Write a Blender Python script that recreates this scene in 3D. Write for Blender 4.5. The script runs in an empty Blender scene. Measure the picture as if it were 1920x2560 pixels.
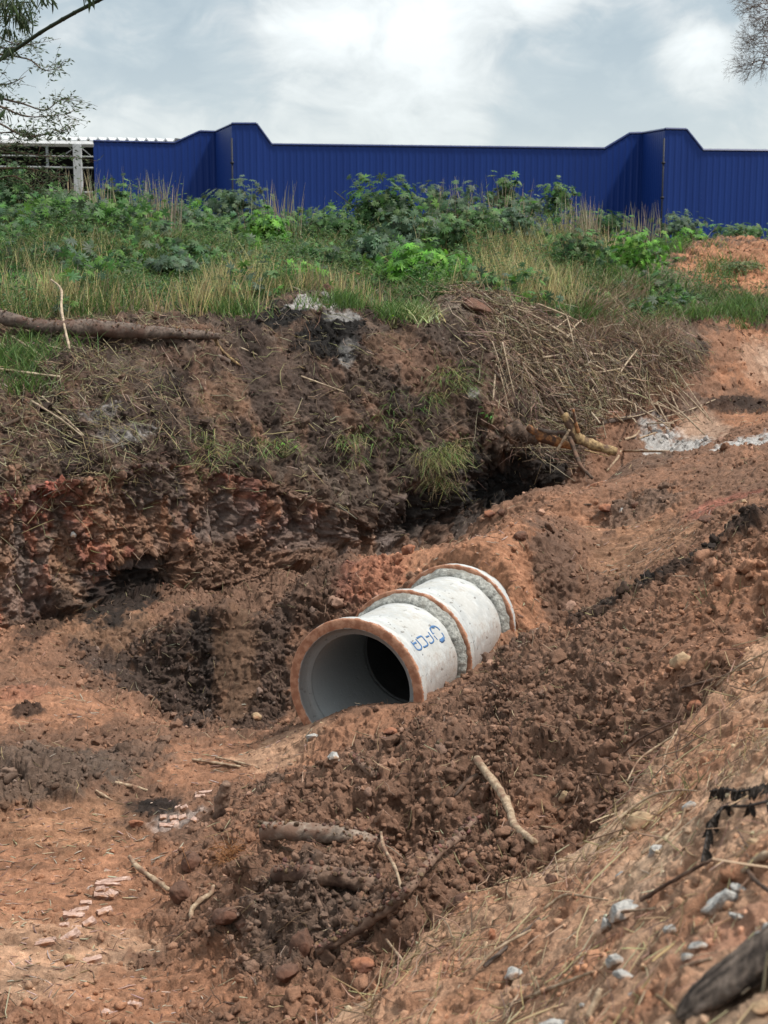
import bpy, math, random, time
import numpy as np
from mathutils import Vector, Matrix
T0 = time.time()
R = math.radians
rnd = random.Random(7)
rng = np.random.default_rng(11)
sc = bpy.context.scene

# ------------------------------------------------------------------ camera
F = 3555.0; EYE = 4.2; PT = math.atan(640 / 3555.0)
cam_d = bpy.data.cameras.new("camera")
cam = bpy.data.objects.new("camera", cam_d); sc.collection.objects.link(cam)
cam.location = (0, 0, EYE); cam.rotation_euler = (R(90) - PT, 0, 0)
cam_d.sensor_fit = 'VERTICAL'; cam_d.sensor_height = 24; cam_d.lens = 24 * F / 2560
cam_d.clip_start = 0.05; cam_d.clip_end = 2000
cam_d.dof.use_dof = True; cam_d.dof.focus_distance = 11.5; cam_d.dof.aperture_fstop = 3.2
sc.camera = cam

# ------------------------------------------------------------------ light
SUN_EL, SUN_AZ = R(60), R(100)         # high, to the right
world = bpy.data.worlds.new("World"); sc.world = world; world.use_nodes = True
nt = world.node_tree; nt.nodes.clear()
def N(t, k, **kw):
    n = t.nodes.new(k)
    for a, b in kw.items(): setattr(n, a, b)
    return n
def raydir(sx, sy):
    a, b = (sx - 960) / F, -(sy - 1280) / F
    d = np.array([a, math.cos(PT) + b * math.sin(PT), -math.sin(PT) + b * math.cos(PT)])
    return d
def build_world():
    L = nt.links.new
    out = N(nt, 'ShaderNodeOutputWorld'); bg = N(nt, 'ShaderNodeBackground'); bg.inputs[1].default_value = 1.0
    sky = N(nt, 'ShaderNodeTexSky'); sky.sky_type = 'NISHITA'; sky.sun_disc = False
    sky.sun_elevation = SUN_EL; sky.sun_rotation = SUN_AZ
    tc = N(nt, 'ShaderNodeTexCoord')
    mp = N(nt, 'ShaderNodeMapping'); mp.inputs['Scale'].default_value = (1, 1, 1.7); mp.inputs['Location'].default_value = (.31, .12, .4)
    L(tc.outputs['Generated'], mp.inputs[0])
    n1 = N(nt, 'ShaderNodeTexNoise'); n1.inputs['Scale'].default_value = 8; n1.inputs['Detail'].default_value = 9; n1.inputs['Roughness'].default_value = .52; n1.inputs['Distortion'].default_value = .35
    L(mp.outputs[0], n1.inputs['Vector'])
    n2 = N(nt, 'ShaderNodeTexNoise'); n2.inputs['Scale'].default_value = 19; n2.inputs['Detail'].default_value = 7; n2.inputs['Roughness'].default_value = .6; n2.inputs['Distortion'].default_value = .6; L(mp.outputs[0], n2.inputs['Vector'])
    m2 = N(nt, 'ShaderNodeMath', operation='MULTIPLY_ADD'); L(n2.outputs['Fac'], m2.inputs[0]); m2.inputs[1].default_value = .62; m2.inputs[2].default_value = -.29
    a2 = N(nt, 'ShaderNodeMath', operation='ADD'); L(n1.outputs['Fac'], a2.inputs[0]); L(m2.outputs[0], a2.inputs[1]); acc = a2.outputs[0]
    # large cloud masses and gaps: (direction, half angle, weight)
    for sx, sy, rad, w in ((1080, 60, 7.5, .12), (1290, 120, 4, .07), (1740, 170, 2.2, .20), (1700, 60, 2.2, .08), (700, 260, 6, .02), (1480, 200, 4.0, -.13),
                           (150, -60, 6.5, -.16), (430, 40, 4.5, -.07), (950, 190, 3.5, -.05), (1200, 90, 2.2, -.14), (1300, 290, 4.0, -.05), (950, 300, 5, .05)):
        d = raydir(sx, sy); d = d / np.linalg.norm(d)
        dp = N(nt, 'ShaderNodeVectorMath', operation='DOT_PRODUCT'); dp.inputs[1].default_value = tuple(d)
        nrm = N(nt, 'ShaderNodeVectorMath', operation='NORMALIZE'); L(tc.outputs['Generated'], nrm.inputs[0]); L(nrm.outputs[0], dp.inputs[0])
        mr = N(nt, 'ShaderNodeMapRange', interpolation_type='SMOOTHSTEP'); mr.inputs[1].default_value = math.cos(R(rad)); mr.inputs[2].default_value = 1.0
        mr.inputs[3].default_value = 0; mr.inputs[4].default_value = w; L(dp.outputs['Value'], mr.inputs[0])
        ad = N(nt, 'ShaderNodeMath', operation='ADD'); L(acc, ad.inputs[0]); L(mr.outputs[0], ad.inputs[1]); acc = ad.outputs[0]
    cr = N(nt, 'ShaderNodeValToRGB'); e = cr.color_ramp.elements
    e[0].position = .30; e[0].color = (.36, .43, .47, 1)
    e[1].position = .80; e[1].color = (.84, .87, .86, 1)
    for p, c in ((.42, (.42, .485, .515, 1)), (.50, (.51, .555, .57, 1)), (.60, (.65, .68, .675, 1))):
        x = cr.color_ramp.elements.new(p); x.color = c
    L(acc, cr.inputs[0])
    # the veil thickens toward the horizon
    sep = N(nt, 'ShaderNodeSeparateXYZ'); L(tc.outputs['Generated'], sep.inputs[0])
    hz = N(nt, 'ShaderNodeMapRange'); hz.inputs[1].default_value = .03; hz.inputs[2].default_value = .15; hz.inputs[3].default_value = .75; hz.inputs[4].default_value = 0
    L(sep.outputs['Z'], hz.inputs[0])
    mx = N(nt, 'ShaderNodeMix', data_type='RGBA'); L(hz.outputs[0], mx.inputs['Factor']); L(cr.outputs[0], mx.inputs['A']); mx.inputs['B'].default_value = (.58, .62, .63, 1)
    # thin cloud overhead is brighter than the band above the horizon
    ov = N(nt, 'ShaderNodeMapRange', interpolation_type='SMOOTHSTEP'); ov.inputs[1].default_value = .22; ov.inputs[2].default_value = .6; ov.inputs[3].default_value = 1; ov.inputs[4].default_value = 1.4; L(sep.outputs['Z'], ov.inputs[0])
    so_ = N(nt, 'ShaderNodeVectorMath', operation='SCALE'); L(mx.outputs['Result'], so_.inputs[0]); L(ov.outputs[0], so_.inputs['Scale'])
    sm = N(nt, 'ShaderNodeVectorMath', operation='SCALE'); sm.inputs['Scale'].default_value = .02; L(sky.outputs[0], sm.inputs[0])
    ad = N(nt, 'ShaderNodeVectorMath', operation='ADD'); L(so_.outputs[0], ad.inputs[0]); L(sm.outputs[0], ad.inputs[1])
    gnd = N(nt, 'ShaderNodeMapRange'); gnd.inputs[1].default_value = -.06; gnd.inputs[2].default_value = -.01; gnd.inputs[3].default_value = .03; gnd.inputs[4].default_value = 1; L(sep.outputs['Z'], gnd.inputs[0])
    gm = N(nt, 'ShaderNodeVectorMath', operation='SCALE'); L(ad.outputs[0], gm.inputs[0]); L(gnd.outputs[0], gm.inputs['Scale']); ad = gm
    L(ad.outputs[0], bg.inputs[0]); L(bg.outputs[0], out.inputs[0])
build_world()
sl = bpy.data.lights.new("sun", 'SUN'); sl.energy = 3.8; sl.angle = R(6); sl.color = (1, .95, .88)
so = bpy.data.objects.new("sun", sl); sc.collection.objects.link(so)
sdir = Vector((math.sin(SUN_AZ) * math.cos(SUN_EL), math.cos(SUN_AZ) * math.cos(SUN_EL), math.sin(SUN_EL)))
so.rotation_euler = sdir.to_track_quat('Z', 'Y').to_euler(); so.location = (0, 0, 30)
sc.view_settings.view_transform = 'Standard'; sc.view_settings.look = 'None'
sc.view_settings.exposure = 0.17; sc.view_settings.gamma = 1.0

# ------------------------------------------------------------------ helpers
COL = sc.collection
def tag(o, label=None, cat=None, group=None, kind=None):
    if label: o['label'] = label
    if cat: o['category'] = cat
    if group: o['group'] = group
    if kind: o['kind'] = kind
    return o
def empty(name, loc=(0, 0, 0), label=None, cat=None, group=None):
    o = bpy.data.objects.new(name, None); COL.objects.link(o); o.location = loc; o.empty_display_size = .1
    return tag(o, label, cat, group)
def mesh(name, V, Fc, mat, parent=None, color=None, smooth=True, origin=None):
    """V (n,3); Fc: array (m,3|4) or list of such arrays"""
    V = np.asarray(V, np.float32)
    if not isinstance(Fc, (list, tuple)): Fc = [Fc]
    Fc = [np.asarray(f, np.int32) for f in Fc if len(f)]
    if origin is None and parent is not None: origin = parent.location
    me = bpy.data.meshes.new(name)
    W = V
    if origin is not None: W = V - np.asarray(origin, np.float32)
    me.vertices.add(len(W)); me.vertices.foreach_set('co', W.ravel())
    loops = np.concatenate([f.ravel() for f in Fc]); sizes = np.concatenate([np.full(len(f), f.shape[1], np.int32) for f in Fc])
    me.loops.add(len(loops)); me.loops.foreach_set('vertex_index', loops)
    me.polygons.add(len(sizes)); st = np.zeros(len(sizes), np.int32); st[1:] = np.cumsum(sizes)[:-1]
    me.polygons.foreach_set('loop_start', st); me.polygons.foreach_set('loop_total', sizes)
    me.update(calc_edges=True)
    me.polygons.foreach_set('use_smooth', np.full(len(sizes), smooth))
    if color is not None:
        c = np.ones((len(V), 4), np.float32); c[:, :3] = color
        a = me.color_attributes.new('Col', 'FLOAT_COLOR', 'POINT'); a.data.foreach_set('color', c.ravel())
    me.materials.append(mat)
    o = bpy.data.objects.new(name, me); COL.objects.link(o)
    if parent is not None: o.parent = parent
    elif origin is not None: o.location = origin
    return o
def h3(ix, iy, iz, seed):
    x = ix.astype(np.uint32) * np.uint32(0x8da6b343) ^ iy.astype(np.uint32) * np.uint32(0xd8163841) ^ iz.astype(np.uint32) * np.uint32(0xcb1ab31f)
    x = x ^ np.uint32((seed * 2654435761) & 0xffffffff)
    x ^= x >> np.uint32(15); x *= np.uint32(0x2c1b3c6d); x ^= x >> np.uint32(12); x *= np.uint32(0x297a2d39); x ^= x >> np.uint32(15)
    return x
def hf(x): return (x & np.uint32(0xffffff)).astype(np.float32) / np.float32(16777216)
def vn(P, freq, seed=0, st=(1, 1, 1)):
    Q = (P * (np.float32(freq) * np.array(st, np.float32))).astype(np.float32) + np.float32(1000.3)
    I = np.floor(Q).astype(np.int32); f = Q - I; f = f * f * (3 - 2 * f)
    r = 0
    for dx in (0, 1):
        wx = f[:, 0] if dx else 1 - f[:, 0]
        for dy in (0, 1):
            wy = f[:, 1] if dy else 1 - f[:, 1]
            for dz in (0, 1):
                wz = f[:, 2] if dz else 1 - f[:, 2]
                r = r + wx * wy * wz * hf(h3(I[:, 0] + dx, I[:, 1] + dy, I[:, 2] + dz, seed))
    return r * 2 - 1
def fbm(P, freq, octs, seed=0, gain=.5, st=(1, 1, 1)):
    r = 0; a = 1.0; s = 0
    for k in range(octs):
        r = r + a * vn(P, freq * 2.03 ** k, seed + k * 17, st); s += a; a *= gain
    return r / s
def clods(P, size, seed, fill=.8):
    """rounded lumps of random size and height, 0..1 (cellular)"""
    Q = (P / size).astype(np.float32) + np.float32(500.7); I = np.floor(Q).astype(np.int32)
    best = np.zeros(len(P), np.float32)
    for dx in (-1, 0, 1):
        for dy in (-1, 0, 1):
            for dz in (-1, 0, 1):
                a, b, c = I[:, 0] + dx, I[:, 1] + dy, I[:, 2] + dz
                h = h3(a, b, c, seed); u = hf(h); v = hf(h >> np.uint32(8) ^ h * np.uint32(0x9e3779b1)); w = hf(h * np.uint32(0x85ebca6b) ^ h >> np.uint32(3)); q = hf(h * np.uint32(0xc2b2ae35) + np.uint32(77))
                d2 = (Q[:, 0] - a - u) ** 2 + (Q[:, 1] - b - v) ** 2 + (Q[:, 2] - c - w) ** 2
                rad = .35 + .55 * q
                val = np.sqrt(np.clip(1 - d2 / rad ** 2, 0, 1)) * rad * (u < fill)
                best = np.maximum(best, val)
    return best
def facets(P, size, seed, st=(1, 1, 1), tilt=1.0):
    """broken slabs: every cell is a plane with its own tilt and offset (-1..1); also the cell's own random number"""
    Q = (P * (np.array(st, np.float32) / size)).astype(np.float32) + np.float32(700.3); I = np.floor(Q).astype(np.int32)
    best = np.full(len(P), 9, np.float32); val = np.zeros(len(P), np.float32); rid = np.zeros(len(P), np.float32)
    for dx in (-1, 0, 1):
        for dy in (-1, 0, 1):
            for dz in (-1, 0, 1):
                a, b, c = I[:, 0] + dx, I[:, 1] + dy, I[:, 2] + dz; h = h3(a, b, c, seed)
                u = hf(h); v = hf(h * np.uint32(0x9e3779b1)); w = hf(h * np.uint32(0x85ebca6b) ^ h >> np.uint32(3)); q = hf(h * np.uint32(0xc2b2ae35) + np.uint32(77)); g = hf(h * np.uint32(0x27d4eb2f) + np.uint32(5))
                ex, ey, ez = Q[:, 0] - a - u, Q[:, 1] - b - v, Q[:, 2] - c - w; d2 = ex * ex + ey * ey + ez * ez; m = d2 < best
                best = np.where(m, d2, best); val = np.where(m, (q * 2 - 1) * .6 + tilt * (ex * (g * 2 - 1) + ey * (u * 2 - 1) + ez * (v * 2 - 1) - ez * .5), val); rid = np.where(m, g, rid)
    return val, rid
def sstep(a, b, x):
    t = np.clip((x - a) / (b - a), 0, 1); return t * t * (3 - 2 * t)
def PZ(sx, sy, z):         # point on the photo's line of sight at height z below the eye
    d = raydir(sx, sy); t = z / d[2]; return np.array([d[0] * t, d[1] * t, z + EYE])
def PY(sx, sy, Y):
    d = raydir(sx, sy); t = Y / d[1]; return np.array([d[0] * t, Y, d[2] * t + EYE])
def project(P):
    z = P[:, 2] - EYE
    zc = P[:, 1] * math.cos(PT) - z * math.sin(PT); yc = P[:, 1] * math.sin(PT) + z * math.cos(PT)
    zc = np.where(zc < .05, .05, zc)
    return 960 + F * P[:, 0] / zc, 1280 - F * yc / zc, zc

# ------------------------------------------------------------------ materials
def newmat(name):
    m = bpy.data.materials.new(name); m.use_nodes = True; t = m.node_tree
    b = t.nodes['Principled BSDF']; return m, t, b
def soil_mat(name, bump=.012, rough=.93, vary=.34):
    m, t, b = newmat(name); L = t.links.new
    at = N(t, 'ShaderNodeAttribute', attribute_name='Col')
    geo = N(t, 'ShaderNodeNewGeometry')
    n1 = N(t, 'ShaderNodeTexNoise'); n1.inputs['Scale'].default_value = 26; n1.inputs['Detail'].default_value = 9; n1.inputs['Roughness'].default_value = .72; L(geo.outputs['Position'], n1.inputs['Vector'])
    n2 = N(t, 'ShaderNodeTexNoise'); n2.inputs['Scale'].default_value = 95; n2.inputs['Detail'].default_value = 5; n2.inputs['Roughness'].default_value = .7; L(geo.outputs['Position'], n2.inputs['Vector'])
    mr = N(t, 'ShaderNodeMapRange'); mr.inputs[1].default_value = .3; mr.inputs[2].default_value = .7; mr.inputs[3].default_value = 1 - vary; mr.inputs[4].default_value = 1 + vary; L(n1.outputs['Fac'], mr.inputs[0])
    mr2 = N(t, 'ShaderNodeMapRange'); mr2.inputs[1].default_value = .3; mr2.inputs[2].default_value = .7; mr2.inputs[3].default_value = .8; mr2.inputs[4].default_value = 1.22; L(n2.outputs['Fac'], mr2.inputs[0])
    mu = N(t, 'ShaderNodeMath', operation='MULTIPLY'); L(mr.outputs[0], mu.inputs[0]); L(mr2.outputs[0], mu.inputs[1])
    sc_ = N(t, 'ShaderNodeVectorMath', operation='SCALE'); L(at.outputs['Color'], sc_.inputs[0]); L(mu.outputs[0], sc_.inputs['Scale'])
    L(sc_.outputs[0], b.inputs['Base Color'])
    b.inputs['Roughness'].default_value = rough; b.inputs['Specular IOR Level'].default_value = .25
    ad = N(t, 'ShaderNodeMath', operation='MULTIPLY_ADD'); L(n1.outputs['Fac'], ad.inputs[0]); ad.inputs[1].default_value = 1.6; L(n2.outputs['Fac'], ad.inputs[2])
    bp = N(t, 'ShaderNodeBump'); bp.inputs['Strength'].default_value = 1.0; bp.inputs['Distance'].default_value = bump; L(ad.outputs[0], bp.inputs['Height']); L(bp.outputs[0], b.inputs['Normal'])
    return m
def leaf_mat(name, trans=.35, rough=.5, spec=.3):
    m, t, b = newmat(name); L = t.links.new
    at = N(t, 'ShaderNodeAttribute', attribute_name='Col'); L(at.outputs['Color'], b.inputs['Base Color'])
    b.inputs['Roughness'].default_value = rough; b.inputs['Specular IOR Level'].default_value = spec
    tr = N(t, 'ShaderNodeBsdfTranslucent'); L(at.outputs['Color'], tr.inputs['Color'])
    mx = N(t, 'ShaderNodeMixShader'); mx.inputs[0].default_value = trans
    L(b.outputs[0], mx.inputs[1]); L(tr.outputs[0], mx.inputs[2]); L(mx.outputs[0], t.nodes['Material Output'].inputs['Surface'])
    return m
def noise_mat(name, c1, c2, scale=20, stretch=(1, 1, 1), rough=.85, bump=.004, c3=None, lo=.35, hi=.65, detail=8, metallic=0, spec=.3, dirt=None):
    m, t, b = newmat(name); L = t.links.new
    tc = N(t, 'ShaderNodeTexCoord'); mp = N(t, 'ShaderNodeMapping'); mp.inputs['Scale'].default_value = stretch; L(tc.outputs['Object'], mp.inputs[0])
    n1 = N(t, 'ShaderNodeTexNoise'); n1.inputs['Scale'].default_value = scale; n1.inputs['Detail'].default_value = detail; n1.inputs['Roughness'].default_value = .68; L(mp.outputs[0], n1.inputs['Vector'])
    cr = N(t, 'ShaderNodeValToRGB'); cr.color_ramp.elements[0].position = lo; cr.color_ramp.elements[0].color = (*c1, 1); cr.color_ramp.elements[1].position = hi; cr.color_ramp.elements[1].color = (*c2, 1)
    L(n1.outputs['Fac'], cr.inputs[0]); last = cr.outputs[0]
    if c3 is not None:
        n3 = N(t, 'ShaderNodeTexNoise'); n3.inputs['Scale'].default_value = scale * .3; n3.inputs['Detail'].default_value = 6; L(tc.outputs['Object'], n3.inputs['Vector'])
        mr = N(t, 'ShaderNodeMapRange'); mr.inputs[1].default_value = .5; mr.inputs[2].default_value = .62; L(n3.outputs['Fac'], mr.inputs[0])
        mx = N(t, 'ShaderNodeMix', data_type='RGBA'); L(mr.outputs[0], mx.inputs['Factor']); L(last, mx.inputs['A']); mx.inputs['B'].default_value = (*c3, 1); last = mx.outputs['Result']
    L(last, b.inputs['Base Color']); b.inputs['Roughness'].default_value = rough; b.inputs['Metallic'].default_value = metallic; b.inputs['Specular IOR Level'].default_value = spec
    bp = N(t, 'ShaderNodeBump'); bp.inputs['Distance'].default_value = bump; L(n1.outputs['Fac'], bp.inputs['Height']); L(bp.outputs[0], b.inputs['Normal'])
    return m
M_soil = soil_mat('soil'); M_clod = soil_mat('clod', .006)
M_leaf = leaf_mat('leaf'); M_straw = leaf_mat('straw', .12, .8, .1)
M_bark = noise_mat('bark_brown', (.035, .022, .016), (.13, .085, .06), 22, (1, 1, 1), bump=.01, c3=(.15, .085, .055))
M_bark_grey = noise_mat('bark_grey', (.06, .045, .038), (.20, .15, .12), 18, bump=.01, c3=(.10, .06, .045))
M_log_pale = noise_mat('bark_pale', (.12, .09, .07), (.36, .28, .22), 26, bump=.006, c3=(.17, .10, .07))
M_wood_pale = noise_mat('wood_pale', (.20, .13, .08), (.50, .38, .26), 30, bump=.006, c3=(.22, .13, .085))
M_wood_dirty = noise_mat('wood_dirty', (.11, .065, .045), (.27, .175, .125), 26, bump=.008, c3=(.075, .042, .03))
M_wood_orange = noise_mat('wood_split_orange', (.15, .055, .02), (.42, .20, .08), 24, bump=.006, c3=(.08, .04, .025))
M_wood_yellow = noise_mat('wood_yellow', (.12, .07, .035), (.46, .32, .16), 24, bump=.006, c3=(.10, .06, .04))
M_wood_dark = noise_mat('wood_charred', (.016, .013, .012), (.075, .06, .052), 30, bump=.008)
M_cane = noise_mat('cane_dry', (.20, .145, .10), (.52, .41, .29), 14, bump=.002)
M_rockw = noise_mat('concrete_chunk', (.22, .21, .20), (.60, .58, .54), 34, bump=.014, c3=(.34, .22, .15))
M_rocktan = noise_mat('rock_tan', (.26, .17, .10), (.50, .36, .22), 16, bump=.01, c3=(.30, .16, .09))
M_rockbrown = noise_mat('clod_brown', (.075, .04, .028), (.17, .09, .06), 22, bump=.012, c3=(.13, .06, .038))
M_rockorange = noise_mat('clod_orange', (.22, .085, .045), (.38, .17, .095), 22, bump=.01, c3=(.16, .07, .045))
M_brick = noise_mat('brick_fragment', (.34, .21, .16), (.60, .43, .36), 34, bump=.006, c3=(.33, .17, .10))
M_blue_paint = noise_mat('stencil_paint', (.05, .12, .26), (.09, .19, .36), 60, bump=.001, rough=.7)
print('mats', time.time() - T0)

# ------------------------------------------------------------------ the pipeline's axis
PC = np.array([-.2362, 11.113, -3.474 + EYE]); YAW = .4201
AX = np.array([math.sin(YAW), math.cos(YAW), 0.0]); LX = np.array([math.cos(YAW), -math.sin(YAW), 0.0])
RB = .6; L1 = 1.092; L2 = 1.137
def pipe_coords(P):
    D = P - PC; s = D @ AX; q = D @ LX; return s, q, D[:, 2]

# ------------------------------------------------------------------ terrain control points
pit = [PZ(*a) for a in (
 (-300, 2560, -3.95), (0, 2560, -3.95), (400, 2560, -3.95), (700, 2560, -3.82), (0, 2250, -4.05), (300, 2250, -4.08), (550, 2300, -3.98), (0, 2060, -4.12), (380, 2050, -4.15), (100, 1950, -3.98), (230, 1960, -4.02),
 (0, 1850, -4.08), (300, 1850, -4.18), (600, 1850, -4.15), (0, 1680, -4.1), (190, 1740, -4.15), (-400, 1700, -4.2),
 (330, 1660, -4.42), (350, 1735, -4.55), (450, 1755, -4.65), (560, 1785, -4.72), (660, 1795, -4.72), (690, 1660, -4.5), (620, 1600, -4.2), (300, 1560, -4.1), (300, 1795, -4.12), (430, 1835, -4.1), (560, 1852, -4.1), (690, 1850, -4.08), (190, 1660, -4.2),
 (450, 1545, -3.85), (600, 1510, -3.72), (720, 1470, -3.62), (860, 1420, -3.5), (800, 1530, -3.8), (500, 1620, -4.15), (980, 1400, -3.42), (1060, 1385, -3.28),
 (1290, 1425, -2.95), (1180, 1400, -3.02), (1330, 1500, -3.3), (1305, 1612, -3.60), (1165, 1680, -3.60), (1110, 1705, -3.60), (1060, 1732, -3.60), (880, 1800, -3.62), (800, 1825, -3.74), (735, 1826, -3.86), (640, 1820, -4.05),
 (1200, 1290, -3.38), (1300, 1250, -3.12), (1380, 1222, -2.98), (1500, 1228, -2.97), (1560, 1162, -2.62), (1700, 1142, -2.5), (1920, 1130, -2.35), (2200, 1130, -2.2), (1400, 1300, -3.02), (1280, 1350, -3.05),
 (1480, 1340, -3.12), (1480, 1440, -3.22), (1400, 1520, -3.35), (1600, 1270, -2.8), (1700, 1350, -2.75), (1620, 1400, -3.0), (1920, 1270, -2.3), (1800, 1390, -2.5), (2200, 1400, -1.9),
 (1440, 1570, -3.15), (1570, 1510, -2.82), (1700, 1460, -2.5), (1920, 1350, -2.05),
 (930, 1850, -3.68), (1000, 1860, -3.52), (1200, 1790, -3.3), (1400, 1690, -3.02), (1600, 1600, -2.72), (1750, 1600, -2.5), (1900, 1530, -2.15), (1850, 1650, -2.55),
 (1400, 1950, -3.25), (1600, 1850, -3.0), (1200, 1950, -3.3), (1000, 2000, -3.42), (750, 2085, -3.42), (900, 2080, -3.36), (640, 2060, -3.75), (600, 1960, -4.05), (760, 1900, -3.98), (560, 2100, -3.95), (620, 2180, -3.85),
 (760, 2165, -3.60), (900, 2172, -3.60), (760, 2200, -3.55), (940, 2195, -3.52), (800, 2260, -3.85), (960, 2250, -3.85), (850, 2330, -3.75), (1100, 2250, -3.42), (1230, 2120, -3.32), (1400, 2100, -3.3), (1420, 2160, -3.5),
 (700, 2400, -3.78), (560, 2440, -3.92), (900, 2450, -3.66), (1050, 2330, -3.5), (1560, 1980, -3.15), (1700, 1770, -2.72))]
pit += [np.array([*(PC + AX * s + LX * q)[:2], z + EYE]) for s, q, z in ((2.42, 0, -2.86), (2.45, .45, -3.0), (2.5, -.5, -3.0), (2.9, 0, -2.74), (2.95, .55, -2.85), (3.5, 0, -2.75), (3.5, .5, -2.8), (4.2, 0, -2.8), (4.9, .1, -2.8), (5.8, .1, -2.82), (6.8, .1, -2.85))]
pit += [np.array(a) + (0, 0, EYE) for a in ((-.4, 17.4, -4.1), (.2, 16.9, -3.95), (.3, 18, -4.1), (.9, 18.2, -4.05), (1.0, 17.3, -3.75), (-1.2, 17.6, -4.05), (1.6, 19.1, -4.0), (2.3, 19.6, -4.0), (-.3, 16.3, -3.75))]
pit += [np.array(a) + (0, 0, EYE) for a in ((.85, 6.9, -3.85), (1.2, 7.1, -3.7), (.3, 6.5, -3.75), (1.7, 7.8, -3.3), (2.4, 8.4, -2.9), (0, 4.5, -3.9), (-2, 4, -4), (1, 4, -3.9), (3, 4, -3.6), (-1, 1, -4), (4, 8, -2.6), (6, 12, -2.2),
     (2.6, 20.2, -3.9), (3.8, 20.5, -3.6), (1.9, 19.6, -4.0), (5, 21, -3.0), (-.9, 12.5, -4.45), (-.7, 13.5, -4.4), (-.2, 14.3, -4.3), (8, 22, -2.2), (12, 30, -2), (-6, 14, -4.2), (-8, 10, -4.1), (-8, 5, -4))]
up = [PY(*a) for a in (
 (-300, 1190, 15.5), (0, 1170, 15.95), (230, 1138, 16.5), (460, 1138, 17.3), (670, 1170, 18.2), (810, 1222, 18.7), (980, 1240, 19.4), (1150, 1165, 20.3), (1350, 1120, 21.7), (1600, 1060, 23.6), (1920, 960, 26.2),
 (0, 1010, 16.8), (300, 1000, 17.3), (600, 1040, 18.5), (850, 1080, 19.4), (-300, 830, 17.6), (0, 845, 18.1), (280, 868, 18.4), (560, 868, 19.2), (420, 930, 18.3), (700, 900, 19.4), (700, 780, 20.6), (800, 790, 20.6), (900, 805, 20.9), (620, 800, 20.2),
 (800, 920, 19.9), (1010, 940, 20.5), (1000, 840, 21.2), (1130, 760, 22.2), (1220, 775, 22.6), (1180, 900, 21.2), (1300, 1000, 21.7), (1400, 900, 22.8), (1370, 800, 23.8), (1560, 1000, 23.5), (1560, 860, 24.6), (1700, 960, 24.8), (1700, 800, 27), (1800, 830, 27.2), (1850, 930, 26.2),
 (0, 720, 20.5), (400, 720, 21.5), (-300, 600, 24), (0, 590, 24.5), (300, 580, 25.5), (600, 620, 26), (900, 650, 26), (900, 740, 23.2), (1000, 770, 22.6), (1200, 620, 28), (1200, 700, 25), (1500, 650, 29), (1500, 740, 26.5), (1690, 700, 29.5), (1660, 640, 31.5),
 (1850, 606, 31.5), (1780, 615, 31.5), (1930, 612, 31.5), (1720, 655, 31), (1850, 690, 29.8), (1930, 720, 29.3), (1850, 760, 28.6), (1770, 700, 29.8), (2050, 640, 31.5), (2200, 720, 33), (200, 560, 28), (0, 560, 28), (600, 580, 29), (950, 590, 29), (1250, 570, 31), (1500, 620, 32))]
up += [np.array(a) + (0, 0, EYE) for a in ((-9, 35, -.4), (-4, 36, -.4), (1, 37, -.5), (6, 38, -.5), (12, 39, -.4), (9, 35, -.4), (-12, 50, -.9), (0, 50, -.9), (12, 50, -.9), (-10, 22, -.3), (14, 30, -.3), (20, 50, -.8), (-20, 50, -.8))]
bank = [PZ(*a) for a in (
 (850, 2560, -3.25), (1000, 2430, -3.12), (1180, 2290, -2.95), (1430, 2180, -2.75), (1560, 2055, -2.6), (1640, 1950, -2.5), (1710, 1850, -2.35), (1800, 1750, -2.2), (1920, 1625, -2.0), (1920, 2560, -1.5), (1500, 2560, -2.05), (1200, 2560, -2.6), (1000, 2560, -2.95),
 (1920, 2200, -1.6), (1700, 2200, -1.98), (1920, 1900, -1.75), (1500, 2350, -2.28), (1700, 2450, -1.78), (1300, 2400, -2.62), (2200, 1700, -1.5))]
bank += [np.array(a) + (0, 0, EYE) for a in ((2, 1, -1.6), (0, 1, -1.7), (-1.5, 1, -2.4), (-1.5, 3, -3.3), (-3, 2, -3.6), (4, 3, -1.2), (5, 8, -1.3), (8, 11, -1.2), (-.5, 4, -3.0))]
class RBF:
    def __init__(s, pts, c=.35, reg=.02):
        P = np.array(pts); s.X = P[:, :2]; s.c = c; n = len(P)
        A = np.sqrt(((s.X[:, None] - s.X[None]) ** 2).sum(-1) + c * c); A -= np.eye(n) * reg
        B = np.c_[np.ones(n), s.X]; K = np.block([[A, B], [B.T, np.zeros((3, 3))]])
        w = np.linalg.solve(K, np.r_[P[:, 2], 0, 0, 0]); s.w = w[:n].astype(np.float32); s.a = w[n:]; s.X = s.X.astype(np.float32)
    def __call__(s, x, y):
        x = x.astype(np.float32); y = y.astype(np.float32); r = (s.a[0] + s.a[1] * x + s.a[2] * y).astype(np.float32)
        c2 = np.float32(s.c ** 2)
        for (px, py), w in zip(s.X, s.w): r += w * np.sqrt((x - px) ** 2 + (y - py) ** 2 + c2)
        return r
Rp, Ru, Rb = RBF(pit), RBF(up, .8), RBF(bank, .5)
wl = np.array([PZ(*a)[:2] for a in ((-300, 1640, -4.2), (0, 1592, -4.2), (230, 1560, -4.2), (420, 1500, -4.1), (640, 1440, -4.0), (850, 1392, -3.9), (1050, 1340, -3.85), (1200, 1292, -3.75))] + [(3.0, 20.9), (4.3, 22.2), (6.8, 25.0), (12, 31), (30, 45)])
wl = np.vstack([[(-30, 5)], wl]); wl = wl[np.argsort(wl[:, 0])]
def wall_d(x, y): return (y - np.interp(x, wl[:, 0], wl[:, 1])) * .77
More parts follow.
